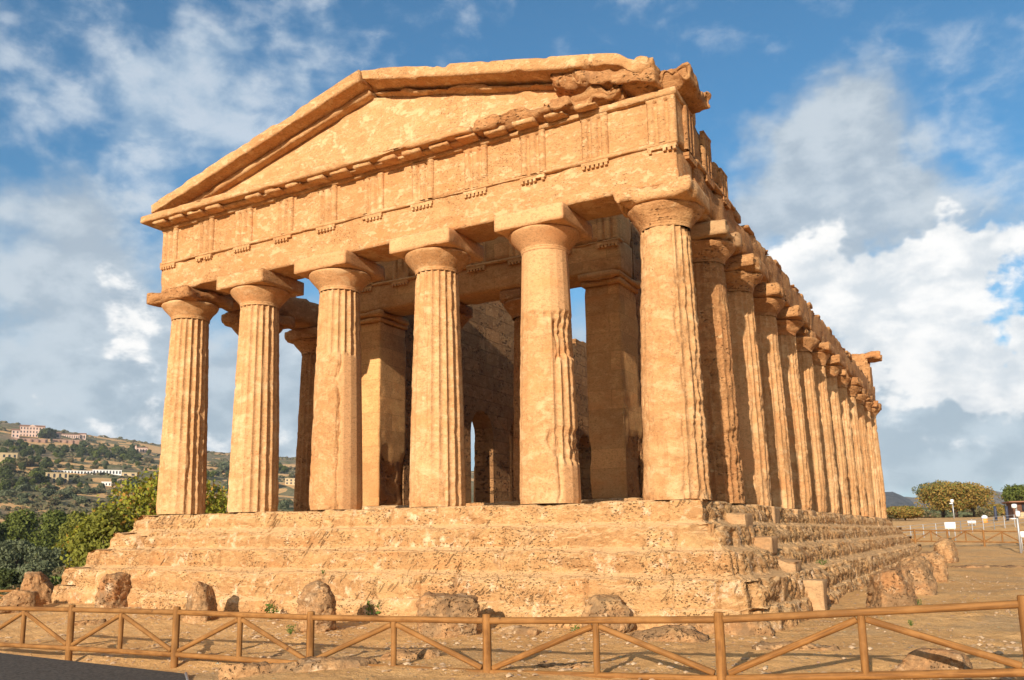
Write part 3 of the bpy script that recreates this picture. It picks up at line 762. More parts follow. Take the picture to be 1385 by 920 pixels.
def triglyph(c, y, parent, mat, axis='x', z0=ZF, z1=ZT-.16, w=.33, proud=.085, seed=0, ruin=0.):
    # plan profile with two full glyphs and chamfered sides, stopped under the band
    pr = [(-w, .02), (-w, -proud*.3), (-w+.05, -proud), (-.175, -proud), (-.160, -.004), (-.09, -.004), (-.075, -proud), (.075, -proud), (.09, -.004), (.160, -.004), (.175, -proud), (w-.05, -proud), (w, -proud*.3), (w, .02)]
    n = len(pr); zs = np.concatenate([np.linspace(z0, z1-.06, 12), [z1-.05, z1]])
    V = np.array([[(c+px, y+(py if i < 12 else (min(py, -proud) if 0 < k < n-1 else py)), z) for i, z in enumerate(zs)] for k, (px, py) in enumerate(pr)])
    cc = V+seed
    dmg = sstep(fbm(cc, 1.6, 3, .5, 5), .30-ruin, .6-ruin)
    V[..., 1] = V[..., 1]*(1-dmg)+(y-.012+.02*fbm(cc, 6, 3, .6, 6))*dmg
    V[..., 1] += .008*fbm(cc, 5, 3, .6, 8)
    if axis == 'y': V = np.stack([-V[..., 1], V[..., 0], V[..., 2]], -1)
    obj('triglyph', V.reshape(-1, 3), gridF(n, len(zs))[:, ::-1] if axis == 'x' else gridF(n, len(zs))[:, ::-1], mat, parent, smooth=False)
taenia(-15.4-yf, yf, -yf, arch)
TG = np.linspace(-15.67, .275, 11)
frieze = obj('frieze', *rbox((-15.4-yf+.02, -yf+.03, ZF), (yf-.02, .45, ZT), .085, .012, .016, 1.8, 5, .02, 5), M_FACE, temple)
for i, c in enumerate(TG):
    regula(c, -yf, arch, M_FACE, skip=[(), (2,), (), (5,), (), (0,), (), (), (4,), (), (1, 2)][i])
    triglyph(c, -yf+.03, frieze, M_FACE, seed=i*3.1, ruin=[.0, .12, 0, .15, 0, .1, .12, -.1, .02, .1, .12][i])
obj('frieze_band', *rbox((-15.4-yf-.01, -yf-.085, ZT-.155), (yf+.02, .3, ZT+.002), .10, .012, .012, 2.2, 8, .025), M_FACE, frieze)
# metope stops: the band drops a little over each metope
# flank entablatures
archR = obj('architrave', *rbox((-.55, yf+.004, ZA), (yf, 37.8+yf, ZF+.05), .12, .05, .07, 1.7, 12, .13, 5), M_ROUGH, temple)
taenia(yf, 4.2, yf, archR, 'y')
for c in (.275, 1.75, 3.3): regula(c, -yf, archR, M_ROUGH, 'y')
frR = obj('frieze', *rbox((-.35, .455, ZF+.05), (yf-.03, 2.35, ZT), .085, .05, .06, 1.6, 15, .10), M_ROUGH, temple)
for c in (.29, 1.75): triglyph(c, -yf+.03, frR, M_ROUGH, 'y', seed=c*5, ruin=.1)
frR2 = obj('frieze', *rbox((-.3, 2.36, ZF+.05), (yf-.03, 3.8, 8.62), .085, .06, .08, 1.6, 16, .16), M_ROUGH, temple)
triglyph(3.25, -yf+.03, frR2, M_ROUGH, 'y', z1=8.5, seed=4, ruin=.05)
# stumps of the ruined frieze course along the right flank
y = 4.6
while y < 36.5:
    L = rndc.uniform(.4, 1.1)
    obj('frieze_stump', *rbox((-.2, y, ZF-.02), (yf-.02+rndc.uniform(-.05, .06), y+L, ZF+.07+rndc.uniform(.0, .17)), .10, .04, .04, 2.0, int(y*7), .06), M_ROUGH, temple)
    y += L+rndc.uniform(.25, .9)
archL = obj('architrave', *rbox((-15.4-yf, yf+.004, ZA), (-14.85, 37.8+yf, ZF+.02), .25, .05, .06, 1.7, 13, .1), M_ROUGH, temple)
archB = obj('architrave', *rbox((-14.84, 37.2, ZA), (-.56, 38.4, ZF), .3, .05, .05, 1.7, 14, .1), M_ROUGH, temple)
frB = obj('frieze', *rbox((-16.0, 37.1, ZF+.03), (.55, 38.4, ZT+.05), .25, .05, .06, 1.6, 25, .12), M_ROUGH, temple)

# pediment
APX, APZ, SL = -7.80, 11.73, .2605
def rake(x):
    d_ = np.asarray(x, float)-APX
    return APZ-np.where(d_ > 0, .244, SL)*np.abs(d_)
def sheared(lo, hi, **k):
    V, F = rbox(lo, hi, **k); V[:, 2] += rake(V[:, 0]); return V, F
# horizontal cornice, broken towards the right
cor = obj('cornice', *rbox((-16.42, -1.2, 9.06), (-4.35, .3, 9.28), .085, .025, .025, 1.9, 21, .07, 5), M_FACE, temple)
obj('cornice_soffit', *rbox((-16.2, -.92, 8.985), (-4.5, -.2, 9.055), .14, .02, .01, 2, 3), M_FACE, cor)
V, F = rbox((-4.34, -1.14, 9.04), (-2.2, .3, 9.36), .08, .06, .07, 1.7, 22, .22, 5)
obj('broken_cornice', V, F, M_ROUGH, temple)
V, F = rbox((-2.3, -1.0, 9.10), (-.45, .3, 9.46), .08, .09, .11, 1.5, 23, .30, 5)
obj('broken_cornice', V, F, M_ROUGH, temple)
obj('cornice', *rbox((-16.42, .305, 9.05), (-15.0, 1.7, 9.3), .12, .03, .05, 1.9, 26, .12, 5), M_ROUGH, temple)
c = -16.0
mi = 0
while c < -1.2:
    w_ = .56
    dmg = rndc.random()
    if dmg > .06: obj('mutule', *rbox((c, -1.11+rndc.uniform(0, .10)*(c > -6), 8.955), (c+w_, -.70, 9.06), .10, .015, .02, 3, mi, .05), M_FACE, cor)
    c += .797; mi += 1
# tympanum wall
U, F = rbox((-15.5, -.47, 0), (.30, .35, 1), .085, .004, 0, 1, 0)
zt = 9.3+np.clip(U[:, 2], 0, 1)*np.clip(rake(U[:, 0])-.5-9.3, .02, None)
V = np.stack([U[:, 0], U[:, 1]+(.02*fbm(np.stack([U[:, 0], U[:, 1]*0, zt], -1), 1.2, 5, .55, 3))*(U[:, 1] < 0), zt], -1)
obj('tympanum', V, F, M_FACE, temple)
# raking cornices
rk = obj('raking_cornice', *sheared((-16.0, -1.2, -.33), (APX, .3, 0), res=.085, bevel=.02, amp=.016, scale=1.7, seed=31, chip=.035, octs=5), M_FACE, temple)
obj('bed_moulding', *sheared((-15.0, -.74, -.50), (APX-.01, .25, -.325), res=.12, bevel=.03, amp=.02, scale=2, seed=5, chip=.04), M_FACE, rk)
rk2 = obj('raking_cornice', *sheared((APX+.004, -1.2, -.33), (.38, .3, 0), res=.08, bevel=.03, amp=.03, scale=1.5, seed=33, chip=.07, octs=5), M_FACE, temple)
me_ = rk2.data; co_ = np.zeros(len(me_.vertices)*3, dtype=np.float32); me_.vertices.foreach_get('co', co_); co_ = co_.reshape(-1, 3).astype(float)
org_ = np.array(wloc(rk2)); wv_ = co_+org_; e_ = sstep(wv_[:, 0], -.7, .5); n_ = fbm(wv_, 2.1, 4, .6, 4)
wv_[:, 2] -= e_*(.10+.30*np.clip(n_+.2, 0, 1)); wv_[:, 1] += e_*(.10+.35*np.clip(n_+.3, 0, 1))*(wv_[:, 1] < -.3); wv_[:, 0] -= e_*.35*np.clip(fbm(wv_, 3.3, 3, .6, 6)+.2, 0, 1)
me_.vertices.foreach_set('co', (wv_-org_).astype(np.float32).ravel()); me_.update()
obj('bed_moulding', *sheared((APX+.01, -.72, -.50), (-1.2, .25, -.355), res=.12, bevel=.03, amp=.03, scale=2, seed=6, chip=.08), M_FACE, rk2)
# the ruined right corner of the gable
obj('broken_cornice', *sheared((-2.3, -1.05, -.66), (.3, .3, -.335), res=.06, bevel=.05, amp=.10, scale=2.0, seed=35, chip=.30, octs=5), M_ROUGH, temple)
obj('corner_block', *rbox((-.35, -.50, ZT), (.5, 1.5, 9.50), .085, .06, .06, 1.5, 36, .1), M_FACE, temple)
V, F = rbox((-.1, -.80, 9.08), (1.02, .95, 9.50), .06, .07, .10, 2.3, 38, .30, 5)
obj('overhanging_block', V, F, M_ROUGH, temple)
# rear gable
obj('tympanum', *prism([(-15.4, 9.1), (.3, 9.1), (.3, 9.5), (APX, 11.4), (-15.4, 9.4)], 37.4, 38.0), M_ROUGH, temple, smooth=False)
obj('raking_cornice', *sheared((-16.3, 37.3, -.4), (-.6, 38.9, 0), res=.3, bevel=.05, amp=.06, seed=44, chip=.1), M_ROUGH, temple)
obj('corner_block', *rbox((-.6, 37.4, 9.05), (.45, 38.8, 9.5), .12, .06, .08, 1.5, 45, .12), M_ROUGH, temple)
obj('overhanging_block', *rbox((-.6, 37.6, 9.48), (1.15, 39.0, 9.98), .10, .10, .10, 1.5, 46, .2), M_ROUGH, temple)

# ---- the cella behind the front columns
def arched_wall(x0, x1, y0, y1, ztop, seed, first, name):
    r = random.Random(seed)
    poly = [(y0, .2)]
    y = first
    while y+1.8 < y1-.8:
        poly += [(y, .2), (y, 3.3)]
        for i in range(1, 9):
            t = math.pi-math.pi*i/9; poly.append((y+.89+.89*math.cos(t), 3.3+.95*math.sin(t)))
        poly += [(y+1.78, 3.3), (y+1.78, .2)]; y += 3.2
    poly.append((y1, .2))
    yy = y1
    while yy > y0+.3:
        hh = ztop+r.uniform(-.28, .18); poly.append((yy, hh)); yy -= r.uniform(.3, 1.0); poly.append((max(yy, y0), hh+r.uniform(-.05, .05)))
    poly.append((y0, ztop))
    # remove duplicates
    q = [poly[0]]
    for p in poly[1:]:
        if math.hypot(p[0]-q[-1][0], p[1]-q[-1][1]) > .01: q.append(p)
    V, F = prism(q, x0, x1, axis=0)
    return obj(name, V, F, M_WALL, temple, smooth=False)
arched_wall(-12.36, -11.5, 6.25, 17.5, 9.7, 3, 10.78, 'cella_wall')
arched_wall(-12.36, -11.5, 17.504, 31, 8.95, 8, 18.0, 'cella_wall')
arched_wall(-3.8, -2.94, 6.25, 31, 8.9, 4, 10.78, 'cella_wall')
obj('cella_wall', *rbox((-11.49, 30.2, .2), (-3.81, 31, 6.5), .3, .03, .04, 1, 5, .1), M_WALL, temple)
def anta(x0, x1, seed):
    V, F = rbox((x0, 4.7, .25), (x1, 6.24, 6.47), .07, .02, .018, 1.6, seed, .03, 5)
    # the lowest blocks are eaten away on the inner side
    side = V[:, 0] > x1-.12
    e = sstep(2.2+.7*fbm(V, .8, 3, .5, 3)-V[:, 2], 0, .7)*side*sstep(V[:, 1], 4.75, 5.0)
    V[:, 0] -= e*(.10+.12*np.clip(fbm(V, 2.2, 4, .6, 9)+.3, 0, 1))
    o = obj('anta', V, F, [M_ANTA, M_RUBBLE], temple)
    me = o.data
    cx = np.zeros(len(me.polygons)*3, dtype=np.float32); me.polygons.foreach_get('center', cx); cx = cx.reshape(-1, 3)+np.array(temple.location)
    ee = ((cx[:, 0] > x1-.30) & (2.0+.7*fbm(cx, .8, 3, .5, 3)-cx[:, 2] > .1) & (cx[:, 1] > 4.85))
    me.polygons.foreach_set('material_index', ee.astype(np.int32))
    obj('anta_capital', *rbox((x0-.07, 4.62, 6.47), (x1+.07, 6.26, 6.62), .10, .02, .01, 2, seed, .02), M_ANTA, o)
    obj('anta_capital', *rbox((x0-.15, 4.54, 6.625), (x1+.15, 6.28, 6.855), .10, .02, .015, 2, seed+1, .05), M_ANTA, o)
anta(-12.38, -11.42, 3)
anta(-3.94, -2.86, 4)
archP = obj('architrave', *rbox((-12.45, 4.72, ZA), (-2.80, 5.85, ZF), .12, .02, .02, 1.8, 52, .04), M_ANTA, temple)
V, F = rbox((-12.5, 4.66, ZF-.085), (-2.75, 5.0, ZF+.004), .2, .012, .012, 3, 4, .03); obj('taenia', V, F, M_ANTA, archP)
frP = obj('frieze', *rbox((-12.42, 4.75, ZF+.004), (-2.82, 5.8, 8.95), .15, .02, .02, 1.8, 55, .04), M_ANTA, temple)
for i, c in enumerate(np.linspace(-12.1, -3.15, 7)):
    regula(c, 4.72, archP, M_ANTA); triglyph(c, 4.75, frP, M_ANTA, z1=8.8, seed=i)
for x in (-9.3, -6.1):
    column(x, 5.4, 60+int(x), z0=.26, h=HS-.26, nth=120, nz=60, R0=.62, R1=.5, ero=.3, mat=M_ROUGH, capmat=M_ROUGH, cap_ruin=.3, abacus=((-.75, -.65, 0), (.75, .65, HAB-.005), .02, .05))

# ------------------------------------------------------------------ helpers for placing things
def onz(u, v, z):
    d = FW+RT*(u-PW/2-PX)/FPX-UP*(v-PH/2-PY)/FPX
    return CAM+d*((z-CAM[2])/d[2])
def on_ground(u, v):
    """where the line of sight meets the plateau"""
    z = -2.4
    for _ in range(12):
        p = onz(u, v, z); z = float(ground_z(p[0], p[1]))
    return np.array([p[0], p[1], z])
def project(P):
    d = np.asarray(P)-CAM; zz = d@FW
    return PW/2+PX+FPX*(d@RT)/zz, PH/2+PY-FPX*(d@UP)/zz, zz
_rs = np.exp(np.linspace(math.log(62), math.log(1900), 1500))
def on_hill(u, v):
    d = direction(u, 715); d = d[:2]/np.hypot(*d[:2])
    x = CAM[0]+d[0]*_rs; y = CAM[1]+d[1]*_rs; z = hill_h(x, y)
    pv = project(np.stack([x, y, z], -1))[1]
    k = np.nonzero(pv <= v)[0]
    i = k[0] if len(k) else int(np.argmin(pv))
    p = np.array([x[i], y[i], z[i]]); return p, project(p)[2]
def pole(name, a, b, r0, r1=None, parent=None, mat=None, n=14, seg=9, seed=0, wob=.05):
    """a round timber with its grain along its own length"""
    a = Vector(a); b = Vector(b); L = (b-a).length; r1 = r1 or r0
    zs = [0, .012*1]+list(np.linspace(.03, L-.03, seg))+[L-.012, L]; V = []
    rs = [(r0+(r1-r0)*z/L)*(.86 if z in (0, L) else (.97 if i in (1, len(zs)-2) else 1)) for i, z in enumerate(zs)]
    th = np.arange(n)*2*math.pi/n
    P = np.array([[(math.cos(t)*r, math.sin(t)*r, z) for z, r in zip(zs, rs)] for t in th])
    nn = fbm(P+np.array([seed*3.3, seed*1.7, seed]), 3.0, 3, .5, 2)
    P[..., :2] *= (1+wob*nn)[..., None]
    m = len(zs); V = [tuple(p) for p in P.reshape(-1, 3)]
    F = [tuple(f) for f in gridF(n, m, True)]+[tuple(k*m for k in range(n-1, -1, -1)), tuple(k*m+m-1 for k in range(n))]
    o = link(name, mesh_data(name, V, F, mat or M_WOOD), parent)
    o.location = a-(wloc(parent) if parent else Vector((0, 0, 0)))
    o.rotation_euler = (b-a).to_track_quat('Z', 'Y').to_euler()
    return o

# ------------------------------------------------------------------ the timber fence in front
TOPS = [(-11.12, -8.24, -1.88), (-8.41, -8.21, -1.82), (-5.75, -8.19, -1.77), (-3.0, -8.11, -1.75), (-.11, -7.98, -1.69), (2.88, -7.81, -1.57), (5.90, -7.64, -1.31), (8.9, -7.48, -1.05)]
def timber_fence(tops, label, rp=.060, rr_=.044, foot=1.12, drop=.085, gap=.655, start=0):
    f = thing('wooden_fence', (tops[0][0], tops[0][1], tops[0][2]-1.0), label, 'fence')
    for i, t in enumerate(tops):
        t = Vector(t); pole('post', t-Vector((0, 0, foot)), t, rp, rp*.96, f, seed=i+start)
    for i in range(len(tops)-1):
        a = Vector(tops[i]); b = Vector(tops[i+1]); dn = Vector((0, 0, drop)); lo = Vector((0, 0, drop+gap)); t = (b-a).normalized()
        e = t*(rp*.8)
        pole('top_rail', a-dn+e, b-dn-e, rr_, rr_*.95, f, seed=i+20+start); pole('bottom_rail', a-lo+e, b-lo-e, rr_, rr_*.95, f, seed=i+40+start)
        m = (a+b)/2
        pole('short_post', m-lo-Vector((0, 0, .01)), m-dn-Vector((0, 0, .035)), rr_*.95, rr_*.95, f, seed=i+60+start)
        up = m-dn-Vector((0, 0, .075))
        pole('brace', a-lo+t*(rp+.02)+Vector((0, 0, .06)), up-t*.045, rr_*.88, rr_*.85, f, seed=i+80+start)
        pole('brace', b-lo-t*(rp+.02)+Vector((0, 0, .06)), up+t*.045, rr_*.88, rr_*.85, f, seed=i+90+start)
    return f
timber_fence(TOPS, 'brown round-timber fence with diagonal braces along the foreground')
# a second stretch closing the far side of the precinct
far = []
for u in (1192, 1238.5, 1283, 1332, 1382, 1432): 
    b = at(u, 739.5+(u-1335)*.012, 52.5); far.append((b[0], b[1], float(b[2])+1.02))
timber_fence(far, 'distant brown timber fence crossing the bare ground right of the temple', foot=1.3, start=7)
lf = [on_ground(-40, 822), on_ground(22, 822)]
timber_fence([(p[0], p[1], p[2]+.55) for p in lf], 'short low timber fence behind the boulder at the left edge', rp=.045, rr_=.035, gap=.3, foot=.8)

# dark platform edge at the lower left
dz_ = -2.655
A0 = onz(-160, 868, dz_); A1 = onz(0, 883, dz_); A2 = onz(249, 911, dz_); A3 = onz(262, 960, dz_); A4 = onz(-160, 1050, dz_)
V, F = prism([tuple(p[:2]) for p in (A0, A4, A3, A2, A1)], dz_-.2, dz_, axis=2)
tag(obj('pavement', V, F, M_DECK, smooth=False), kind='structure')
d_ = Vector(A2-A3).normalized()
V, F = tube([A2+np.array([.03, .01, .0]), A3+np.array([.03, .01, .0])], .022, 8)
tag(obj('metal_edging', V, F, M_KERB, loc=tuple(A2)), 'pale metal edging strip along the end of the dark pavement', 'edging')

# ------------------------------------------------------------------ fallen stones
def rock(name, u, v, wpx, hpx, label, cat='boulder', depthf=.9, seed=0, yaw=0., amp=.10, bevel=.28, mat=None, taper=.12, lean=0.0, sink=.12, z=None, group=None, chip=.12, flat=None):
    p = on_ground(u, v) if z is None else onz(u, v, z)
    dep = project(p)[2]; W_ = wpx/FPX*dep; H_ = hpx/FPX*dep; D_ = W_*depthf
    V, F = rbox((-W_/2, -D_/2, -sink), (W_/2, D_/2, H_), max(.035, W_/30), min(bevel*W_, .45*H_), amp*min(W_, H_), 1.5/W_, seed, chip*W_*.5, 5)
    rsr = np.random.RandomState(seed+500); sc_ = np.array([W_/2, D_/2, H_])
    for _ in range(6):
        nn = rsr.randn(3); nn[2] = abs(nn[2])*.5; nn /= np.linalg.norm(nn)
        U_ = V/sc_; dd_ = U_@nn-rsr.uniform(.88, 1.15); V = V-np.maximum(dd_, 0)[:, None]*nn*sc_*.9
    V = V+(fbm(V+seed, 4.5, 5, .65, seed)*(.07+.03*W_))[:, None]*np.array([1, 1, .5])+(-.03*sstep(fbm((V+seed)*np.array([1, 1, 2.6]), 5.0, 3, .6, seed+1), .0, .3))[:, None]*np.array([1, 1, 0])*np.sign(V)
    k = 1-taper*np.clip(V[:, 2]/H_, 0, 1); V[:, 0] *= k; V[:, 1] *= k; V[:, 0] += lean*V[:, 2]
    if flat: V[:, 2] *= 1-flat*np.clip(V[:, 0]/W_, -.5, .5)
    o = obj(name, V, F, mat or M_ROCK, world=False)
    # the near face stands at the measured spot
    vd = Vector((p[0]-CAM[0], p[1]-CAM[1], 0)).normalized()
    o.location = Vector((p[0], p[1], p[2]-.02))+vd*(D_*.5)
    o.rotation_euler = (0, 0, math.atan2(-vd.x, vd.y)+yaw)
    tag(o, label, cat, group); return o
rock('boulder', 55, 819, 52, 44, 'brown boulder with a slanted top beside the left end of the steps', seed=1, lean=-.25, taper=.35, yaw=.3)
rock('boulder', 22, 832, 60, 32, 'low pitted boulder at the far left edge below the trees', seed=2, taper=.4, lean=.3, yaw=-.3)
rock('boulder', 154, 828, 45, 47, 'squarish grey brown boulder in front of the left end of the steps', seed=3, bevel=.2, amp=.09, yaw=.35)
rock('boulder', 271, 843, 48, 53, 'upright boulder with a sloping shoulder, second from the left before the steps', seed=4, bevel=.22, taper=.3, yaw=.5, flat=.35)
rock('boulder', 429, 856, 57, 65, 'rounded tall boulder with a pale foot in front of the third column', seed=5, bevel=.36, amp=.13, taper=.18)
rock('column_drum', 605, 863, 80, 57, 'broad flat topped drum like block in front of the fourth column', 'stone block', seed=6, bevel=.16, amp=.05, taper=-.05, chip=.05)
rock('boulder', 820, 856, 76, 48, 'dome shaped boulder in front of the fifth column', seed=7, bevel=.42, amp=.1, taper=.2)
rock('flat_rock', 905, 868, 110, 18, 'low flat slab of broken rock beside the dome shaped boulder', 'rock', seed=8, bevel=.06, amp=.16, taper=.1, depthf=.5)
rock('flat_rock', 985, 858, 120, 22, 'long pale ledge of rock at the foot of the right front corner', 'rock', seed=9, bevel=.07, amp=.16, taper=.1, depthf=.4)
rock('flat_rock', 1262, 916, 92, 36, 'low slab shaped boulder behind the fence at the lower right', 'boulder', seed=10, bevel=.14, amp=.10, taper=.15, depthf=.6, yaw=-.3)
rock('boulder', 1209, 826, 64, 56, 'large wedge shaped block, nearest in the row right of the steps', 'stone block', seed=11, bevel=.12, amp=.08, taper=.12, depthf=1.3, yaw=.1, flat=-.35)
rock('boulder', 1240, 803, 52, 50, 'second block from the front in the row right of the steps', 'stone block', seed=12, bevel=.2, amp=.1, taper=.2, depthf=1.4)
rock('boulder', 1260, 784, 42, 38, 'third block from the front in the row right of the steps', 'stone block', seed=13, bevel=.25, amp=.1, taper=.1, depthf=1.6)
rock('boulder', 1280, 762, 32, 32, 'farthest rounded block in the row right of the steps', 'stone block', seed=14, bevel=.36, amp=.1, taper=.15, depthf=1.4)
for i, (u, v, wpx, hpx, lab) in enumerate([(700, 858, 60, 10, 'thin dark slab of bedrock right of the drum like block'), (455, 905, 120, 14, 'cracked bedrock outcrop behind the fence below the rounded boulder'),
        (560, 893, 90, 12, 'low bedrock ridge behind the fence at the centre'), (765, 905, 100, 10, 'flat pale bedrock patch behind the fence right of the centre'), (350, 912, 110, 14, 'long bedrock ledge at the lower edge left of the centre'),
        (1080, 880, 120, 9, 'flat sheet of bedrock in the open ground at right'), (1330, 768, 120, 3, 'pale rock sheet on the bare ground at far right'), (118, 846, 50, 7, 'thin slab lying left of the squarish boulder')]):
    rock('flat_rock', u, v, wpx, hpx, lab, 'rock', seed=20+i, bevel=.05, amp=.25, taper=.12, depthf=.35, sink=.2)

# four cut blocks laid as a stair up the right flank
for i, ((u0, v0, u1, v1), lab) in enumerate(zip([(983, 693, 1018, 713), (1022, 725, 1055, 752), (1062, 757, 1092, 776), (1097, 784, 1127, 816)],
        ['clean cut block on the top step by the right corner, highest of the stair', 'clean cut block one step below the highest block of the stair', 'clean cut block one step above the ground in the corner stair', 'clean cut block standing on the ground, lowest of the corner stair'])):
    zt = [-.27, -.76, -1.25, -1.68][i]; zb = [-.5, -1.0, -1.5, -2.36][i]
    x0 = 1.33+.445*i-.58; yb = [.75, 1.05, 1.35, 1.5][i]
    V, F = rbox((x0, yb, zb-.16), (x0+.50, yb+.65, zt), .06, .02, .02, 2.5, 50+i, .05)
    tag(obj('stone_block', V, F, M_NEWBLOCK, loc=(x0+.25, yb+.32, zb)), lab, 'stone block', 'cut blocks of the corner stair')
# repaired blocks let into the top course below the flank columns
for y0 in (5.6, 9.0, 11.4, 17.4, 20.6, 24.2, 29.6): 
    obj('repair_block', *rbox((.25, y0, -.52), (.87, y0+rndc.uniform(.5, .95), .0+rndc.uniform(-.06, .02)), .08, .02, .015, 2, int(y0), .03), M_NEWBLOCK, temple)
# ------------------------------------------------------------------ gravel
rg = np.random.RandomState(11)
N = 8600
px = np.concatenate([rg.uniform(-15, 7.5, 6200), rg.uniform(2.4, 8.5, 2400)]); py = np.concatenate([-8.4+6.4*rg.rand(6200), rg.uniform(-3, 16, 2400)])
den = fbm(np.stack([px, py, px*0], -1), .8, 3, .5, 4); keep = (den > -.25+.35*rg.rand(N)) & ~((px < -5) & (py < -8.2)) & ~((px < 2.5) & (py > -2.45))
px, py = px[keep], py[keep]; n = len(px)
sz = .010+.045*rg.rand(n)**3.4
octv = np.array([(1, 0, 0), (0, 1, 0), (-1, 0, 0), (0, -1, 0), (0, 0, 1), (.7, .7, .5), (-.7, .7, .45), (-.7, -.7, .5), (.7, -.7, .4)], float)
octf = np.array([(0, 5, 4), (5, 1, 4), (1, 6, 4), (6, 2, 4), (2, 7, 4), (7, 3, 4), (3, 8, 4), (8, 0, 4)])
G = octv[None]*(1+.5*(rg.rand(n, 9, 1)-.5))*sz[:, None, None]*np.stack([.8+.6*rg.rand(n), .8+.6*rg.rand(n), .5+.4*rg.rand(n)], -1)[:, None]
G += np.stack([px, py, ground_z(px, py)-.004], -1)[:, None]
Fg = (octf[None]+(np.arange(n)*9)[:, None, None]).reshape(-1, 3)
M_GRAVEL = None
m_, nt_, bs_ = material('gravel_stone'); g_ = nt_.new('ShaderNodeNewGeometry')
nt_.put(bs_.inputs['Base Color'], nt_.mix(g_.outputs['Random Per Island'], (.38, .21, .09), (.66, .44, .25))); bs_.inputs['Roughness'].default_value = .9
tag(obj('gravel', G.reshape(-1, 3), Fg, m_, smooth=False), 'loose pale gravel scattered over the dry earth', 'gravel', kind='stuff')

# ------------------------------------------------------------------ plants
def leaf_quads(P, Nrm, size, rs, aspect=.55, spread=.8):
    n = len(P)
    nr = Nrm+spread*rs.randn(n, 3); nr /= np.linalg.norm(nr, axis=1, keepdims=True)+1e-9
    a = np.cross(nr, rs.randn(n, 3)); a /= np.linalg.norm(a, axis=1, keepdims=True)+1e-9
    b = np.cross(nr, a); s = (size*(.6+.8*rs.rand(n)))[:, None]
    V = np.stack([P-a*s, P-b*s*aspect+nr*s*.15, P+a*s, P+b*s*aspect+nr*s*.15], 1)
    return V.reshape(-1, 3), np.arange(n*4).reshape(-1, 4)
def crown_points(blobs_, n, rs, gap=.0, inner=.55, gs=1.0):
    bl = np.array(blobs_, float); wgt = (bl[:, 3]*bl[:, 4]+bl[:, 4]*bl[:, 5]+bl[:, 3]*bl[:, 5]); wgt /= wgt.sum()
    k = rs.choice(len(bl), int(n*2.2), p=wgt); d = rs.randn(len(k), 3); d /= np.linalg.norm(d, axis=1, keepdims=True)
    rad = inner+(1-inner)*rs.rand(len(k))**.6
    P = bl[k, :3]+d*bl[k, 3:6]*rad[:, None]*(1+.22*fbm(bl[k, :3]+d*2, 1.1, 2, .5, 3))[:, None]
    ok = fbm(P, gs, 3, .55, int(rs.randint(50))) > -.5+gap
    return P[ok][:n], d[ok][:n]
def trunk_mesh(pts, rads, limbs=()):
    parts = [tube(pts, rads, 9)]
    for l, r in limbs: parts.append(tube(l, r, 6))
    return joinl(parts)
def blob_crown(rs, w, h, nb, base=0.0):
    out = []
    for i in range(nb):
        a = rs.rand()*6.283; q = rs.rand()**.6*.36*w; zz = base+h*(.25+.55*rs.rand())
        tq = (zz-base)/h; q *= 1.12-.85*tq**1.6
        s = (.20+.16*rs.rand())*w*(1-.25*abs(zz-base-h*.45)/h)
        out.append((math.cos(a)*q, math.sin(a)*q, zz, s, s, s*.72*min(1, h/w*1.3)))
    return out
def tree(name, loc, w, h, label, mat, seed, n=6000, leaf=.12, th=.3, nb=14, cat='tree', group=None, gap=.12, gs=1.0, spread=.8):
    """w, h: crown width and whole height"""
    rs = np.random.RandomState(seed)
    t = thing(name, tuple(loc), label, cat, group)
    base = h*th*.6
    bl = blob_crown(rs, w, h-base, nb, base)
    P, d = crown_points(bl, n, rs, gap, gs=gs)
    V, F = leaf_quads(P, d, leaf, rs, spread=spread)
    obj('crown', V, F, mat, t, smooth=False, world=False)
    r0 = .035*h+.03
    limbs = []
    for b in bl[:9]: limbs.append(([(0, 0, base*.9), (b[0]*.5, b[1]*.5, (base+b[2])*.5), (b[0], b[1], b[2])], [r0*.5, r0*.33, r0*.12]))
    V, F = trunk_mesh([(0, 0, -.5), (.03*h, 0, base*.5), (.0, .02*h, base+.25*(h-base))], [r0*1.2, r0, r0*.55], limbs)
    obj('trunk', V, F, M_BARK, t, world=False)
    return t
def gtop(u, vtop, depth):
    """foot and height of a plant whose top is seen at (u, vtop) at a given depth"""
    p = at(u, vtop, depth); r = math.hypot(p[0]-CAM[0], p[1]-CAM[1])
    gz = float(hill_h(p[0], p[1])) if p[0] < -34 else float(ground_z(p[0], p[1]))
    return np.array([p[0], p[1], gz]), p[2]-gz
def near_tree(name, u, vtop, depth, wpx, label, mat, seed, **k):
    b, h = gtop(u, vtop, depth)
    return tree(name, b, wpx/FPX*depth, h, label, mat, seed, **k)
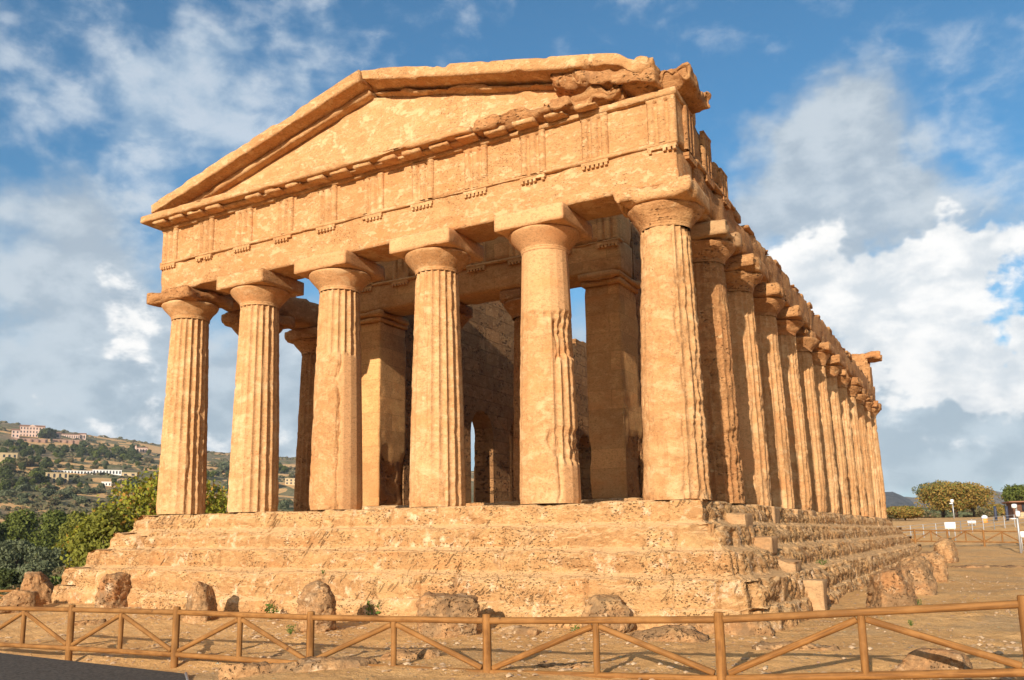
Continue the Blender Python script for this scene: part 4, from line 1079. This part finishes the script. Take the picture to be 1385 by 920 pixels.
# left of the temple, just below the ridge
near_tree('broadleaf_tree', 222, 626, 44, 200, 'yellow green tree with reddish tips close behind the left columns', L_YELLOW, 1, n=15000, leaf=.105, nb=34, gap=.28, gs=1.4)
near_tree('broadleaf_tree', 146, 682, 40, 95, 'bright green bush tree in front of the yellow green tree', L_BRIGHT, 2, n=8000, leaf=.10, nb=18, gap=.15, gs=1.4)
near_tree('broadleaf_tree', 298, 632, 52, 90, 'rust tipped tree seen between the first two columns', L_YELLOW, 12, n=7000, leaf=.11, nb=14, gap=.2, gs=1.4)
for i, (u, vt, dep, wpx, mt, lab) in enumerate([
        (30, 683, 118, 66, L_GREEN, 'dense dark green tree at the left edge below the field'), (72, 678, 112, 62, L_GREEN, 'dense rounded green tree, middle of the three below the field'), (112, 684, 106, 58, L_BRIGHT, 'fresher green rounded tree, rightmost of the three below the field'),
        (-8, 694, 100, 60, L_DARK, 'very dark tree cut by the left edge of the view'), (142, 690, 92, 48, L_GREEN, 'small green tree behind the bright bush tree')]):
    near_tree('broadleaf_tree', u, vt, dep, wpx, lab, mt, 30+i, n=6000, leaf=.21, nb=18, gap=.08, gs=.7)
for i, (u, vt, dep, wpx, mt, lab) in enumerate([
        (16, 722, 78, 60, L_OLIVE, 'grey green olive bush at the left edge'), (66, 726, 74, 58, L_OLIVE, 'grey green olive bush below the dense green trees'), (112, 734, 66, 48, L_OLIVE, 'pale olive bush left of the bright bush tree'),
        (92, 722, 82, 40, L_BRIGHT, 'small fresh green bush among the olive bushes'), (42, 752, 56, 60, L_OLIVE, 'rounded olive bush above the left boulders'), (8, 762, 50, 46, L_DARK, 'dark low bush at the left edge near the boulders'),
        (88, 758, 48, 48, L_SCRUB, 'brownish green scrub bush near the left end of the steps'), (120, 752, 45, 44, L_OLIVE, 'grey bush directly left of the step ends'), (65, 788, 41, 30, L_BRIGHT, 'small green shrub just above the boulders'), (20, 786, 42, 40, L_SCRUB, 'dry brown bush above the low pitted boulder')]):
    near_tree('bush', u, vt, dep, wpx, lab, mt, 50+i, n=3600, leaf=.12 if dep < 60 else .15, nb=13, cat='bush', gap=.1, gs=1.0, th=.15)

# far hillside: shared crowns, individual trees
def far_crown(seed, w, h, n, leaf, mat, nb=8):
    rs = np.random.RandomState(seed); P, d = crown_points(blob_crown(rs, w, h, nb, 0), n, rs, .0, gs=.5)
    V, F = leaf_quads(P, d, leaf, rs); V[:, 2] = np.maximum(V[:, 2], -.3)
    return mesh_data('tree', V, F, mat, False)
FAR = {'dark': [far_crown(200+i, 6.0, 6.4, 1100, .55, L_DARK) for i in range(3)], 'olive': [far_crown(210+i, 6.0, 4.6, 1000, .5, L_OLIVE) for i in range(3)],
       'green': [far_crown(220+i, 6.0, 6.6, 1100, .55, L_GREEN) for i in range(2)], 'tall': [far_crown(230, 3.2, 9.5, 1000, .5, L_DARK, 10)], 'scrub': [far_crown(240, 6.0, 4.0, 900, .5, L_SCRUB)]}
FLAB = {'dark': ('dark_tree', 'dark rounded tree among the many on the distant left hillside', 'dark trees on the far hillside'), 'olive': ('olive_tree', 'grey green olive tree scattered over the distant left fields', 'olive trees on the far slope'),
        'green': ('green_tree', 'mid green rounded tree among the many on the distant left slope', 'green trees on the far slope'), 'tall': ('cypress_tree', 'slim dark cypress on the skyline of the left hill', 'cypresses on the skyline'), 'scrub': ('dry_bush', 'dry brownish bush on the open distant slope', 'dry bushes on the far slope')}
rf = random.Random(3)
def far_tree(kind, u, v, hpx, wf=1.0):
    p, dep = on_hill(u, v); nm, lab, grp = FLAB[kind]
    me = rf.choice(FAR[kind]); o = link(nm, me); H = hpx/FPX*dep; s = H/(me_h[me.name])
    o.location = p-np.array([0, 0, .1*H]); o.rotation_euler = (0, 0, rf.uniform(0, 6.28)); o.scale = (s*wf, s*wf, s)
    tag(o, lab, 'tree' if kind != 'scrub' else 'bush', grp); return o
me_h = {}
for L_ in FAR.values():
    for me in L_:
        co = np.zeros(len(me.vertices)*3, dtype=np.float32); me.vertices.foreach_get('co', co); me_h[me.name] = float(co[2::3].max())
# dense belt below the long pink building, dark clumps at the left edge, open olive fields lower down
for k in range(62):
    u = rf.uniform(-8, 196); v = 601+rf.uniform(2, 17)+(u/200)*8
    far_tree(rf.choice(['dark', 'dark', 'green', 'dark']), u, v, rf.uniform(8, 13))
for k in range(34): far_tree(rf.choice(['dark', 'dark', 'green', 'scrub']), rf.uniform(-8, 62), rf.uniform(622, 668), rf.uniform(11, 19))
for k in range(30): far_tree(rf.choice(['olive', 'scrub', 'dark', 'green']), rf.uniform(58, 205), rf.uniform(624, 638), rf.uniform(5, 9))
for k in range(18): far_tree(rf.choice(['dark', 'green', 'olive']), rf.uniform(45, 190), rf.uniform(652, 662), rf.uniform(7, 11))
for k in range(36): far_tree(rf.choice(['olive', 'olive', 'olive', 'scrub']), rf.uniform(0, 200), rf.uniform(664, 684), rf.uniform(9, 14), 1.3)
for k in range(40): far_tree(rf.choice(['green', 'dark', 'olive', 'scrub', 'olive']), rf.uniform(205, 420), rf.uniform(632, 700), rf.uniform(7, 15))
for u, hp in ((127, 7), (138, 8), (148, 7), (172, 9), (180, 8), (60, 9)): far_tree('tall', u, 598+(u-60)*.075+2, hp)
for u, hp in ((50, 17), (55, 18), (60, 16)): far_tree('dark', u, 594, hp)
for u, hp in ((366, 16), (374, 14), (380, 12), (386, 9)): far_tree('green', u, 640, hp)
# scrub cover of the slopes, beyond counting
rs = np.random.RandomState(77); parts = []
M_ = 16000
r_ = 130*np.exp(rs.rand(M_)*math.log(1300/130)); a_ = np.radians(rs.uniform(38, 66, M_))
sx = CAM[0]-np.sin(a_)*r_; sy = CAM[1]+np.cos(a_)*r_; sz_ = hill_h(sx, sy)
dn = fbm(np.stack([sx, sy, sx*0], -1), .018, 4, .6, 9); kk = dn > -.12+.3*rs.rand(M_)
sx, sy, sz_, r_ = sx[kk], sy[kk], sz_[kk], r_[kk]; n = len(sx)
per = 16
rad = (.5+1.1*rs.rand(n))*np.interp(r_, [130, 1000], [.7, 1.9])
dd = rs.randn(n, per, 3); dd[..., 2] = np.abs(dd[..., 2]); dd /= np.linalg.norm(dd, axis=-1, keepdims=True)
PP = np.stack([sx, sy, sz_], -1)[:, None]+dd*rad[:, None, None]*np.array([1, 1, .75])
a1 = np.cross(dd, rs.randn(n, per, 3)); a1 /= np.linalg.norm(a1, axis=-1, keepdims=True)+1e-9; b1 = np.cross(dd, a1)
q = (rad*.55)[:, None, None]
Vq = np.stack([PP-a1*q, PP-b1*q*.8, PP+a1*q, PP+b1*q*.8], 2).reshape(-1, 3)
tag(obj('scrub', Vq, np.arange(len(Vq)).reshape(-1, 4), L_SCRUB, smooth=False), 'low dry scrub covering the distant slopes', 'scrub', kind='stuff')

# ------------------------------------------------------------------ buildings on the hillside
def house(name, u0, u1, vt, vb, label, wall, depth_m=12, floors=2, bays=6, roof='flat', cat='building', ww=.4, arch=False, yaw=0., skip=(), hole=.55):
    p, dep = on_hill((u0+u1)/2, vb); W_ = (u1-u0)/FPX*dep; H_ = (vb-vt)/FPX*dep
    t = thing(name, tuple(p), label, cat)
    th = math.atan2(CAM[0]-p[0], -(CAM[1]-p[1]))+yaw; t.rotation_euler = (0, 0, th)
    V, F = cube((-W_/2, 0, -4), (W_/2, depth_m, H_)); obj('wall', V, F, wall, t, smooth=False, world=False)
    if roof == 'flat':
        V, F = cube((-W_/2-.15, -.15, H_+.003), (W_/2+.15, depth_m+.1, H_+.35)); obj('roof', V, F, M_TILE if roof == 'tile' else wall, t, smooth=False, world=False)
    else:
        e = .5; rh = depth_m*.16
        V, F = prism([(-e, H_+.003), (depth_m+e, H_+.003), (depth_m/2, H_+rh)], -W_/2-e, W_/2+e, axis=0); obj('roof', V, F, M_TILE, t, smooth=False, world=False)
    fh = H_/floors; bw = W_/bays
    for f in range(floors):
        for b in range(bays):
            if (f, b) in skip: continue
            cx = -W_/2+bw*(b+.5); w_ = bw*ww/2; z0 = fh*f+fh*.22; z1 = z0+fh*hole
            V, F = cube((cx-w_, -.05, z0), (cx+w_, .2, z1))
            if arch: V, F = prism([(cx-w_, z0-.1*fh), (cx+w_, z0-.1*fh)]+[(cx+w_*math.cos(i*math.pi/6), z1-w_*.2+w_*math.sin(i*math.pi/6)) for i in range(7)], -.05, .2, axis=1)
            o = obj('window', V, F, M_GLASSD, t, smooth=False, world=False)
    return t, W_, H_
t, W_, H_ = house('villa', 18, 48, 577.5, 592, 'large pink three storey building on the hilltop skyline', M_PINK, 16, 3, 8, 'tile')
V, F = prism([(-W_*.16, H_), (W_*.16, H_), (0, H_+2.2)], -.4, 0, axis=1); obj('pediment', V, F, M_PINK, t, smooth=False, world=False)
house('villa_wing', 5.5, 15, 582, 592, 'lower pink wing at the left of the large hilltop building', M_PINK, 14, 2, 2, 'tile')
house('long_building', 73, 98, 588, 593.5, 'long low pink building with a tiled roof right of the hilltop trees', M_PINK, 10, 1, 9, 'tile')
house('pavilion', 65, 72.5, 586.5, 593.5, 'small pink gabled pavilion at the left end of the long low building', M_PINK, 12, 1, 1, 'tile')
house('pavilion', 98.5, 107, 587.5, 595, 'small pink gabled pavilion at the right end of the long low building', M_PINK, 12, 1, 2, 'tile')
p, dep = on_hill(52, 596)
def retaining(u0, u1, vt, vb, label):
    p, dep = on_hill((u0+u1)/2, vb); W_ = (u1-u0)/FPX*dep; H_ = (vb-vt)/FPX*dep
    t = thing('retaining_wall', tuple(p), label, 'wall'); t.rotation_euler = (0, 0, math.atan2(CAM[0]-p[0], -(CAM[1]-p[1])))
    V, F = rbox((-W_/2, 0, -6), (W_/2, 5, H_), 3, .3, .5, .1, int(u0)); obj('wall', V, F, M_TERRA, t, world=False)
    n = max(2, int((u1-u0)/8))
    for i in range(n):
        V, F = cube((-W_/2+W_*(i+.5)/n-.8, -1.4, -6), (-W_/2+W_*(i+.5)/n+.8, .6, H_*.85)); obj('buttress', V, F, M_TERRA, t, smooth=False, world=False)
retaining(2, 52, 593, 599, 'long ochre terrace wall below the large hilltop building')
retaining(60, 100, 595, 601.5, 'reddish terrace wall with buttresses below the long low building')
house('chapel', 179, 193, 606, 612.5, 'small pinkish church on the upper slope near the first column', M_PINK, 10, 1, 4, 'tile', 'church')
p, dep = on_hill(177.2, 612.5)
tw = thing('bell_tower', tuple(p), 'slim pinkish tower at the left end of the small church', 'tower'); tw.rotation_euler = (0, 0, math.atan2(CAM[0]-p[0], -(CAM[1]-p[1])))
k_ = dep/FPX
V, F = cube((-1.1*k_, 0, -3), (1.1*k_, 3, 9*k_)); obj('wall', V, F, M_PINK, tw, smooth=False, world=False)
V, F = prism([(-1.3*k_, 9*k_+.01), (1.3*k_, 9*k_+.01), (0, 11*k_)], -.2, 3.2, axis=1); obj('roof', V, F, M_TILE, tw, smooth=False, world=False)
house('block_of_flats', -12, 13.5, 614, 628, 'plain pinkish block cut by the left edge halfway up the slope', M_CREAM, 10, 2, 4, 'flat')
house('farmhouse', 58, 86, 640.5, 654, 'ochre two storey farmhouse with dark arched windows in the valley', M_CREAM, 11, 2, 4, 'flat', arch=True)
house('farm_shed', 33, 47, 643.5, 652, 'small ochre shed left of the two storey farmhouse', M_CREAM, 8, 1, 2, 'flat')
house('arcade', 66, 118, 637.5, 641.5, 'long low white arcade on the slope, left stretch above the farmhouse', M_WALLWHITE, 5, 1, 13, 'flat', arch=True, ww=.55)
house('arcade', 122, 158, 636.5, 641.5, 'white stepped arcade right of the long white arcade', M_WALLWHITE, 5, 1, 9, 'flat', arch=True, ww=.5)
house('field_wall', 161, 180, 640, 644.5, 'plain ochre building at the right end of the white arcades', M_CREAM, 5, 1, 2, 'flat')
house('cottage', 155, 163, 650, 657, 'tiny orange cottage among bushes below the white arcades', M_PINK, 6, 1, 2, 'flat')
house('cottage', 134, 146, 653, 658, 'low white walled cottage beside the tiny orange one', M_WALLWHITE, 6, 1, 3, 'flat')
house('white_house', 366, 373, 651, 661, 'narrow white house seen between the second and third columns', M_WALLWHITE, 8, 3, 2, 'flat')
house('villa', 384, 400, 648, 656, 'brownish villa with a pale roof among trees behind the third column', M_CREAM, 9, 2, 3, 'flat')
for i, (u, v) in enumerate(((1317, 666), (1336, 667), (1358, 669), (1344, 671), (1325, 669))):
    d = direction(u, v); D_ = 2750; p = CAM+d*D_
    t = thing('distant_house', (p[0], p[1], p[2]-14), ['tiny white house on the far right ridge, leftmost', 'tiny white house on the far right ridge, second from left', 'tiny pale house at the right end of the far ridge', 'tiny house lowest on the far right ridge', 'tiny house between two others on the far right ridge'][i], 'house')
    t.rotation_euler = (0, 0, rf.uniform(-.4, .4))
    V, F = cube((-6, 0, 0), (6, 9, 16)); obj('wall', V, F, M_WALLWHITE, t, smooth=False, world=False)
    V, F = prism([(-.5, 16), (9.5, 16), (4.5, 18.4)], -6.5, 6.5, axis=0); obj('roof', V, F, M_TILE, t, smooth=False, world=False)

# ------------------------------------------------------------------ right of the temple
def plateau(u, v, dep):
    p = at(u, v, dep); return np.array([p[0], p[1], float(ground_z(p[0], p[1]))]), p[2]
def rtree(name, u, vt, dep, wpx, label, mat, seed, cat='tree', **k):
    b, zt = plateau(u, vt, dep); return tree(name, b, wpx/FPX*dep, zt-b[2], label, mat, seed, cat=cat, **k)
rtree('spreading_tree', 1288, 652, 104, 92, 'wide spreading tree with rusty brown leaves right of the temple', L_BROWN, 5, n=14000, leaf=.13, nb=34, gap=.25, gs=1.0, th=.28)
rtree('spreading_tree', 1270, 651, 110, 62, 'grey green tree rising behind the rusty spreading tree', L_OLIVE, 6, n=6000, leaf=.15, nb=18, gap=.2, gs=1.0, th=.6)
rtree('spreading_tree', 1313, 664, 108, 34, 'small green tree on the right shoulder of the rusty tree', L_GREEN, 7, n=3500, leaf=.15, nb=12, gap=.15, th=.4)
rtree('broadleaf_tree', 1382, 656, 112, 56, 'green tree behind the brown kiosk at the right edge', L_GREEN, 8, n=8000, leaf=.16, nb=20, gap=.15)
rtree('bush', 1222, 683, 82, 50, 'rounded brownish bush right behind the end of the temple', L_BROWN, 9, 'bush', n=6000, leaf=.11, nb=18, gap=.15, th=.15)
rtree('bush', 1205, 691, 88, 30, 'low green bush touching the last column', L_SCRUB, 10, 'bush', n=3000, leaf=.12, nb=10, th=.15)
for i, (u, vt, dep, wpx, mt, lab) in enumerate([(1250, 692, 125, 40, L_SCRUB, 'scrub bush left under the rusty spreading tree'), (1322, 688, 128, 46, L_SCRUB, 'scrub bush right under the rusty spreading tree'), (1346, 680, 135, 44, L_BROWN, 'brownish bush between the spreading tree and the kiosk'),
        (1300, 694, 126, 34, L_OLIVE, 'olive bush directly behind the trunk of the rusty tree'), (1366, 686, 140, 40, L_SCRUB, 'dull bush behind the two dark panels'), (1398, 690, 120, 40, L_OLIVE, 'olive bush cut by the right edge')]):
    rtree('bush', u, vt, dep, wpx, lab, mt, 110+i, 'bush', n=3200, leaf=.17, nb=12, gap=.05, th=.15)
for i in range(46):
    u = rf.uniform(1195, 1420); dep = rf.uniform(170, 420); b, zt = plateau(u, 700, dep)
    me = rf.choice(FAR[rf.choice(['olive', 'scrub', 'green'])]); o = link('olive_tree', me); s = rf.uniform(2.6, 4.8)/me_h[me.name]
    o.location = b-np.array([0, 0, .2]); o.scale = (s*1.3, s*1.3, s); o.rotation_euler = (0, 0, rf.uniform(0, 6))
    tag(o, 'low dull green tree in the grove far behind the temple', 'tree', 'grove far behind the temple')

# wire mesh barrier along the back of the bare ground
bp = [at(1214, 719, 60), at(1300, 717, 62), at(1345, 712, 64), at(1400, 708, 66), at(1460, 706, 68)]
bar = thing('mesh_barrier', tuple(np.array([bp[0][0], bp[0][1], float(ground_z(bp[0][0], bp[0][1]))])), 'long grey wire mesh barrier behind the distant timber fence', 'barrier')
for i in range(len(bp)-1):
    a = np.array(bp[i]); b = np.array(bp[i+1]); n = max(2, int(np.linalg.norm(b-a)/1.1)); P = []
    za = float(ground_z(a[0], a[1])); zb = float(ground_z(b[0], b[1]))
    for k in range(n+1):
        q = a+(b-a)*k/n; gz = float(ground_z(q[0], q[1]))
        pole('post', (q[0], q[1], gz-.2), (q[0], q[1], gz+.92), .028, parent=bar, mat=M_STEEL, n=6, seg=2)
    for hh in (.25, .48, .70, .9):
        pole('rail', (a[0], a[1], za+hh), (b[0], b[1], zb+hh), .014, parent=bar, mat=M_STEEL, n=5, seg=2)
def panel(name, u, v0, v1, wpx, dep, label, mat, cat, legs=True, thick=.04):
    p = at(u, v1, dep); gz = float(ground_z(p[0], p[1])); W_ = wpx/FPX*dep; H_ = (v1-v0)/FPX*dep
    t = thing(name, (p[0], p[1], min(gz, p[2])), label, cat); t.rotation_euler = (0, 0, math.atan2(CAM[0]-p[0], -(CAM[1]-p[1]))*.9)
    z0 = p[2]-t.location.z
    V, F = rbox((-W_/2, -thick, z0), (W_/2, 0, z0+H_), .4, .01, 0); obj('board', V, F, mat, t, world=False)
    if legs and z0 > .02:
        for s in (-1, 1):
            V, F = tube([(s*W_*.38, .03, -.2), (s*W_*.38, .03, z0+H_*.8)], .025, 6); obj('leg', V, F, M_STEEL, t, world=False)
    return t
panel('notice_board', 1285.5, 706.5, 715.5, 13, 57, 'white rectangular board standing in front of the mesh barrier', M_WHITE, 'sign')
panel('notice_board', 1314.5, 704.5, 708, 10, 68, 'small low white board right of the larger white board', M_WHITE, 'sign')
panel('notice_board', 1384, 719, 727, 6, 48, 'white board cut by the right edge beside the floodlight pole', M_WHITE, 'sign')
panel('banner', 1347.5, 685, 704, 3.5, 72, 'tall narrow dark panel, left of the pair before the kiosk', M_DARKPANEL, 'banner', thick=.25)
panel('banner', 1363, 685, 704, 3.5, 72, 'tall narrow dark panel, right of the pair before the kiosk', M_DARKPANEL, 'banner', thick=.25)
p, _ = plateau(1332, 704, 70)
t = thing('waste_bin', tuple(p), 'small white and orange bin on the bare ground left of the dark panels', 'bin')
V, F = tube([(0, 0, -.1), (0, 0, .3)], [.2, .22], 10); obj('bucket', V, F, M_ORANGE, t, world=False)
V, F = tube([(0, 0, .305), (0, 0, .5), (0, 0, .6)], [.24, .22, .08], 10); obj('lid', V, F, M_WHITE, t, world=False)
def floodlight(u, vt, vb, dep, label, seed, lamps):
    p, zt = plateau(u, vt, dep); t = thing('floodlight', tuple(p), label, 'lamp post'); H_ = zt-p[2]; t.rotation_euler = (0, 0, -.2)
    V, F = tube([(0, 0, -.3), (0, 0, H_*.95)], [.06, .05], 8); obj('pole', V, F, M_STEEL, t, world=False)
    for (dx_, f, sx, sz2) in lamps:
        V, F = rbox((dx_-sx, -.3, H_*f-sz2), (dx_+sx, .12, H_*f+sz2), .2, .06, 0); obj('lamp_head', V, F, M_WHITE, t, world=False)
        V, F = tube([(0, 0, H_*f-sz2*.4), (dx_, .0, H_*f-sz2*.4)], .03, 6); obj('bracket', V, F, M_STEEL, t, world=False)
floodlight(1288, 677, 706, 90, 'slim floodlight pole with a white head in front of the rusty tree', 1, [(0, .97, .14, .18), (-.1, .83, .16, .07)])
floodlight(1373.5, 682, 755, 46, 'floodlight pole with white boxes at the right edge', 2, [(-.05, .96, .12, .12), (.08, .80, .1, .16), (-.16, .70, .14, .035)])
# kiosk at the right edge
p, zt = plateau(1386, 678, 80); H_ = zt-p[2]
t = thing('kiosk', tuple(p), 'brown boarded kiosk with a flat overhanging roof at the right edge', 'kiosk'); t.rotation_euler = (0, 0, .15)
V, F = cube((-1.0, 0, -.3), (3.2, 3, H_-.12)); obj('wall', V, F, M_KIOSK, t, smooth=False, world=False)
V, F = rbox((-1.35, -.7, H_-.11), (3.6, 3.3, H_+.02), .5, .02, 0); obj('roof', V, F, M_TILE, t, world=False)
V, F = rbox((-.3, -.08, H_*.42), (.9, .05, H_*.8), .4, .02, 0); obj('window', V, F, M_GLASSD, t, world=False)
V, F = rbox((-.75, -.6, -.1), (.5, -.03, H_*.34), .3, .03, 0); obj('counter', V, F, M_CREAM, t, world=False)

# ------------------------------------------------------------------ weeds
def weed(u, v, hpx, label, seed, z=None, mat=L_WEED, n=70, wide=1.0):
    rs = np.random.RandomState(seed)
    p = on_ground(u, v) if z is None else onz(u, v, z)
    dep = project(p)[2]; H_ = hpx/FPX*dep
    a = rs.rand(n)*6.283; q = rs.rand(n)**.5*H_*.5*wide; hh = H_*(.25+.75*rs.rand(n))
    P = np.stack([np.cos(a)*q, np.sin(a)*q, hh], -1)
    V, F = leaf_quads(P, np.stack([np.cos(a), np.sin(a), .6+a*0], -1), H_*.13, rs, .45)
    parts = [(V, F.tolist())]
    for i in range(0, n, 6): parts.append(tube([(0, 0, -.02), tuple(P[i]*.5), tuple(P[i])], [.006, .005, .002], 3))
    V, F = joinl(parts)
    o = obj('weed', V, F, mat, smooth=False, world=False); o.location = p; tag(o, label, 'plant'); return o
weed(62, 815, 34, 'leafy green weed beside the slanted brown boulder', 1, n=160, wide=1.2)
weed(366, 838, 20, 'small green weed at the foot of the steps left of the rounded boulder', 2)
weed(508, 840, 26, 'taller green weed at the foot of the steps before the third column gap', 3, n=90)
weed(393, 858, 12, 'tiny weed just left of the rounded tall boulder', 4)
weed(778, 862, 14, 'tiny green weed left of the dome shaped boulder', 5)
weed(1050, 822, 10, 'tiny weed near the ruined corner of the steps', 6)
weed(1240, 826, 14, 'small weed at the foot of the wedge shaped block', 7)
weed(1140, 802, 7, 'low weed on the ground beside the lowest cut block', 8, wide=2)
weed(1112, 764, 7, 'low green weed on the lower flank step beside the stair', 9, z=-1.5, wide=2.4)
weed(1200, 762, 8, 'long green weed patch at the foot of the far flank steps', 10, wide=3.2, n=120)
weed(437, 776, 5, 'tiny weed growing from a joint in the front steps', 11, z=-1.5)
weed(1232, 846, 7, 'tiny weed on the bare ground in front of the wedge shaped block', 12)
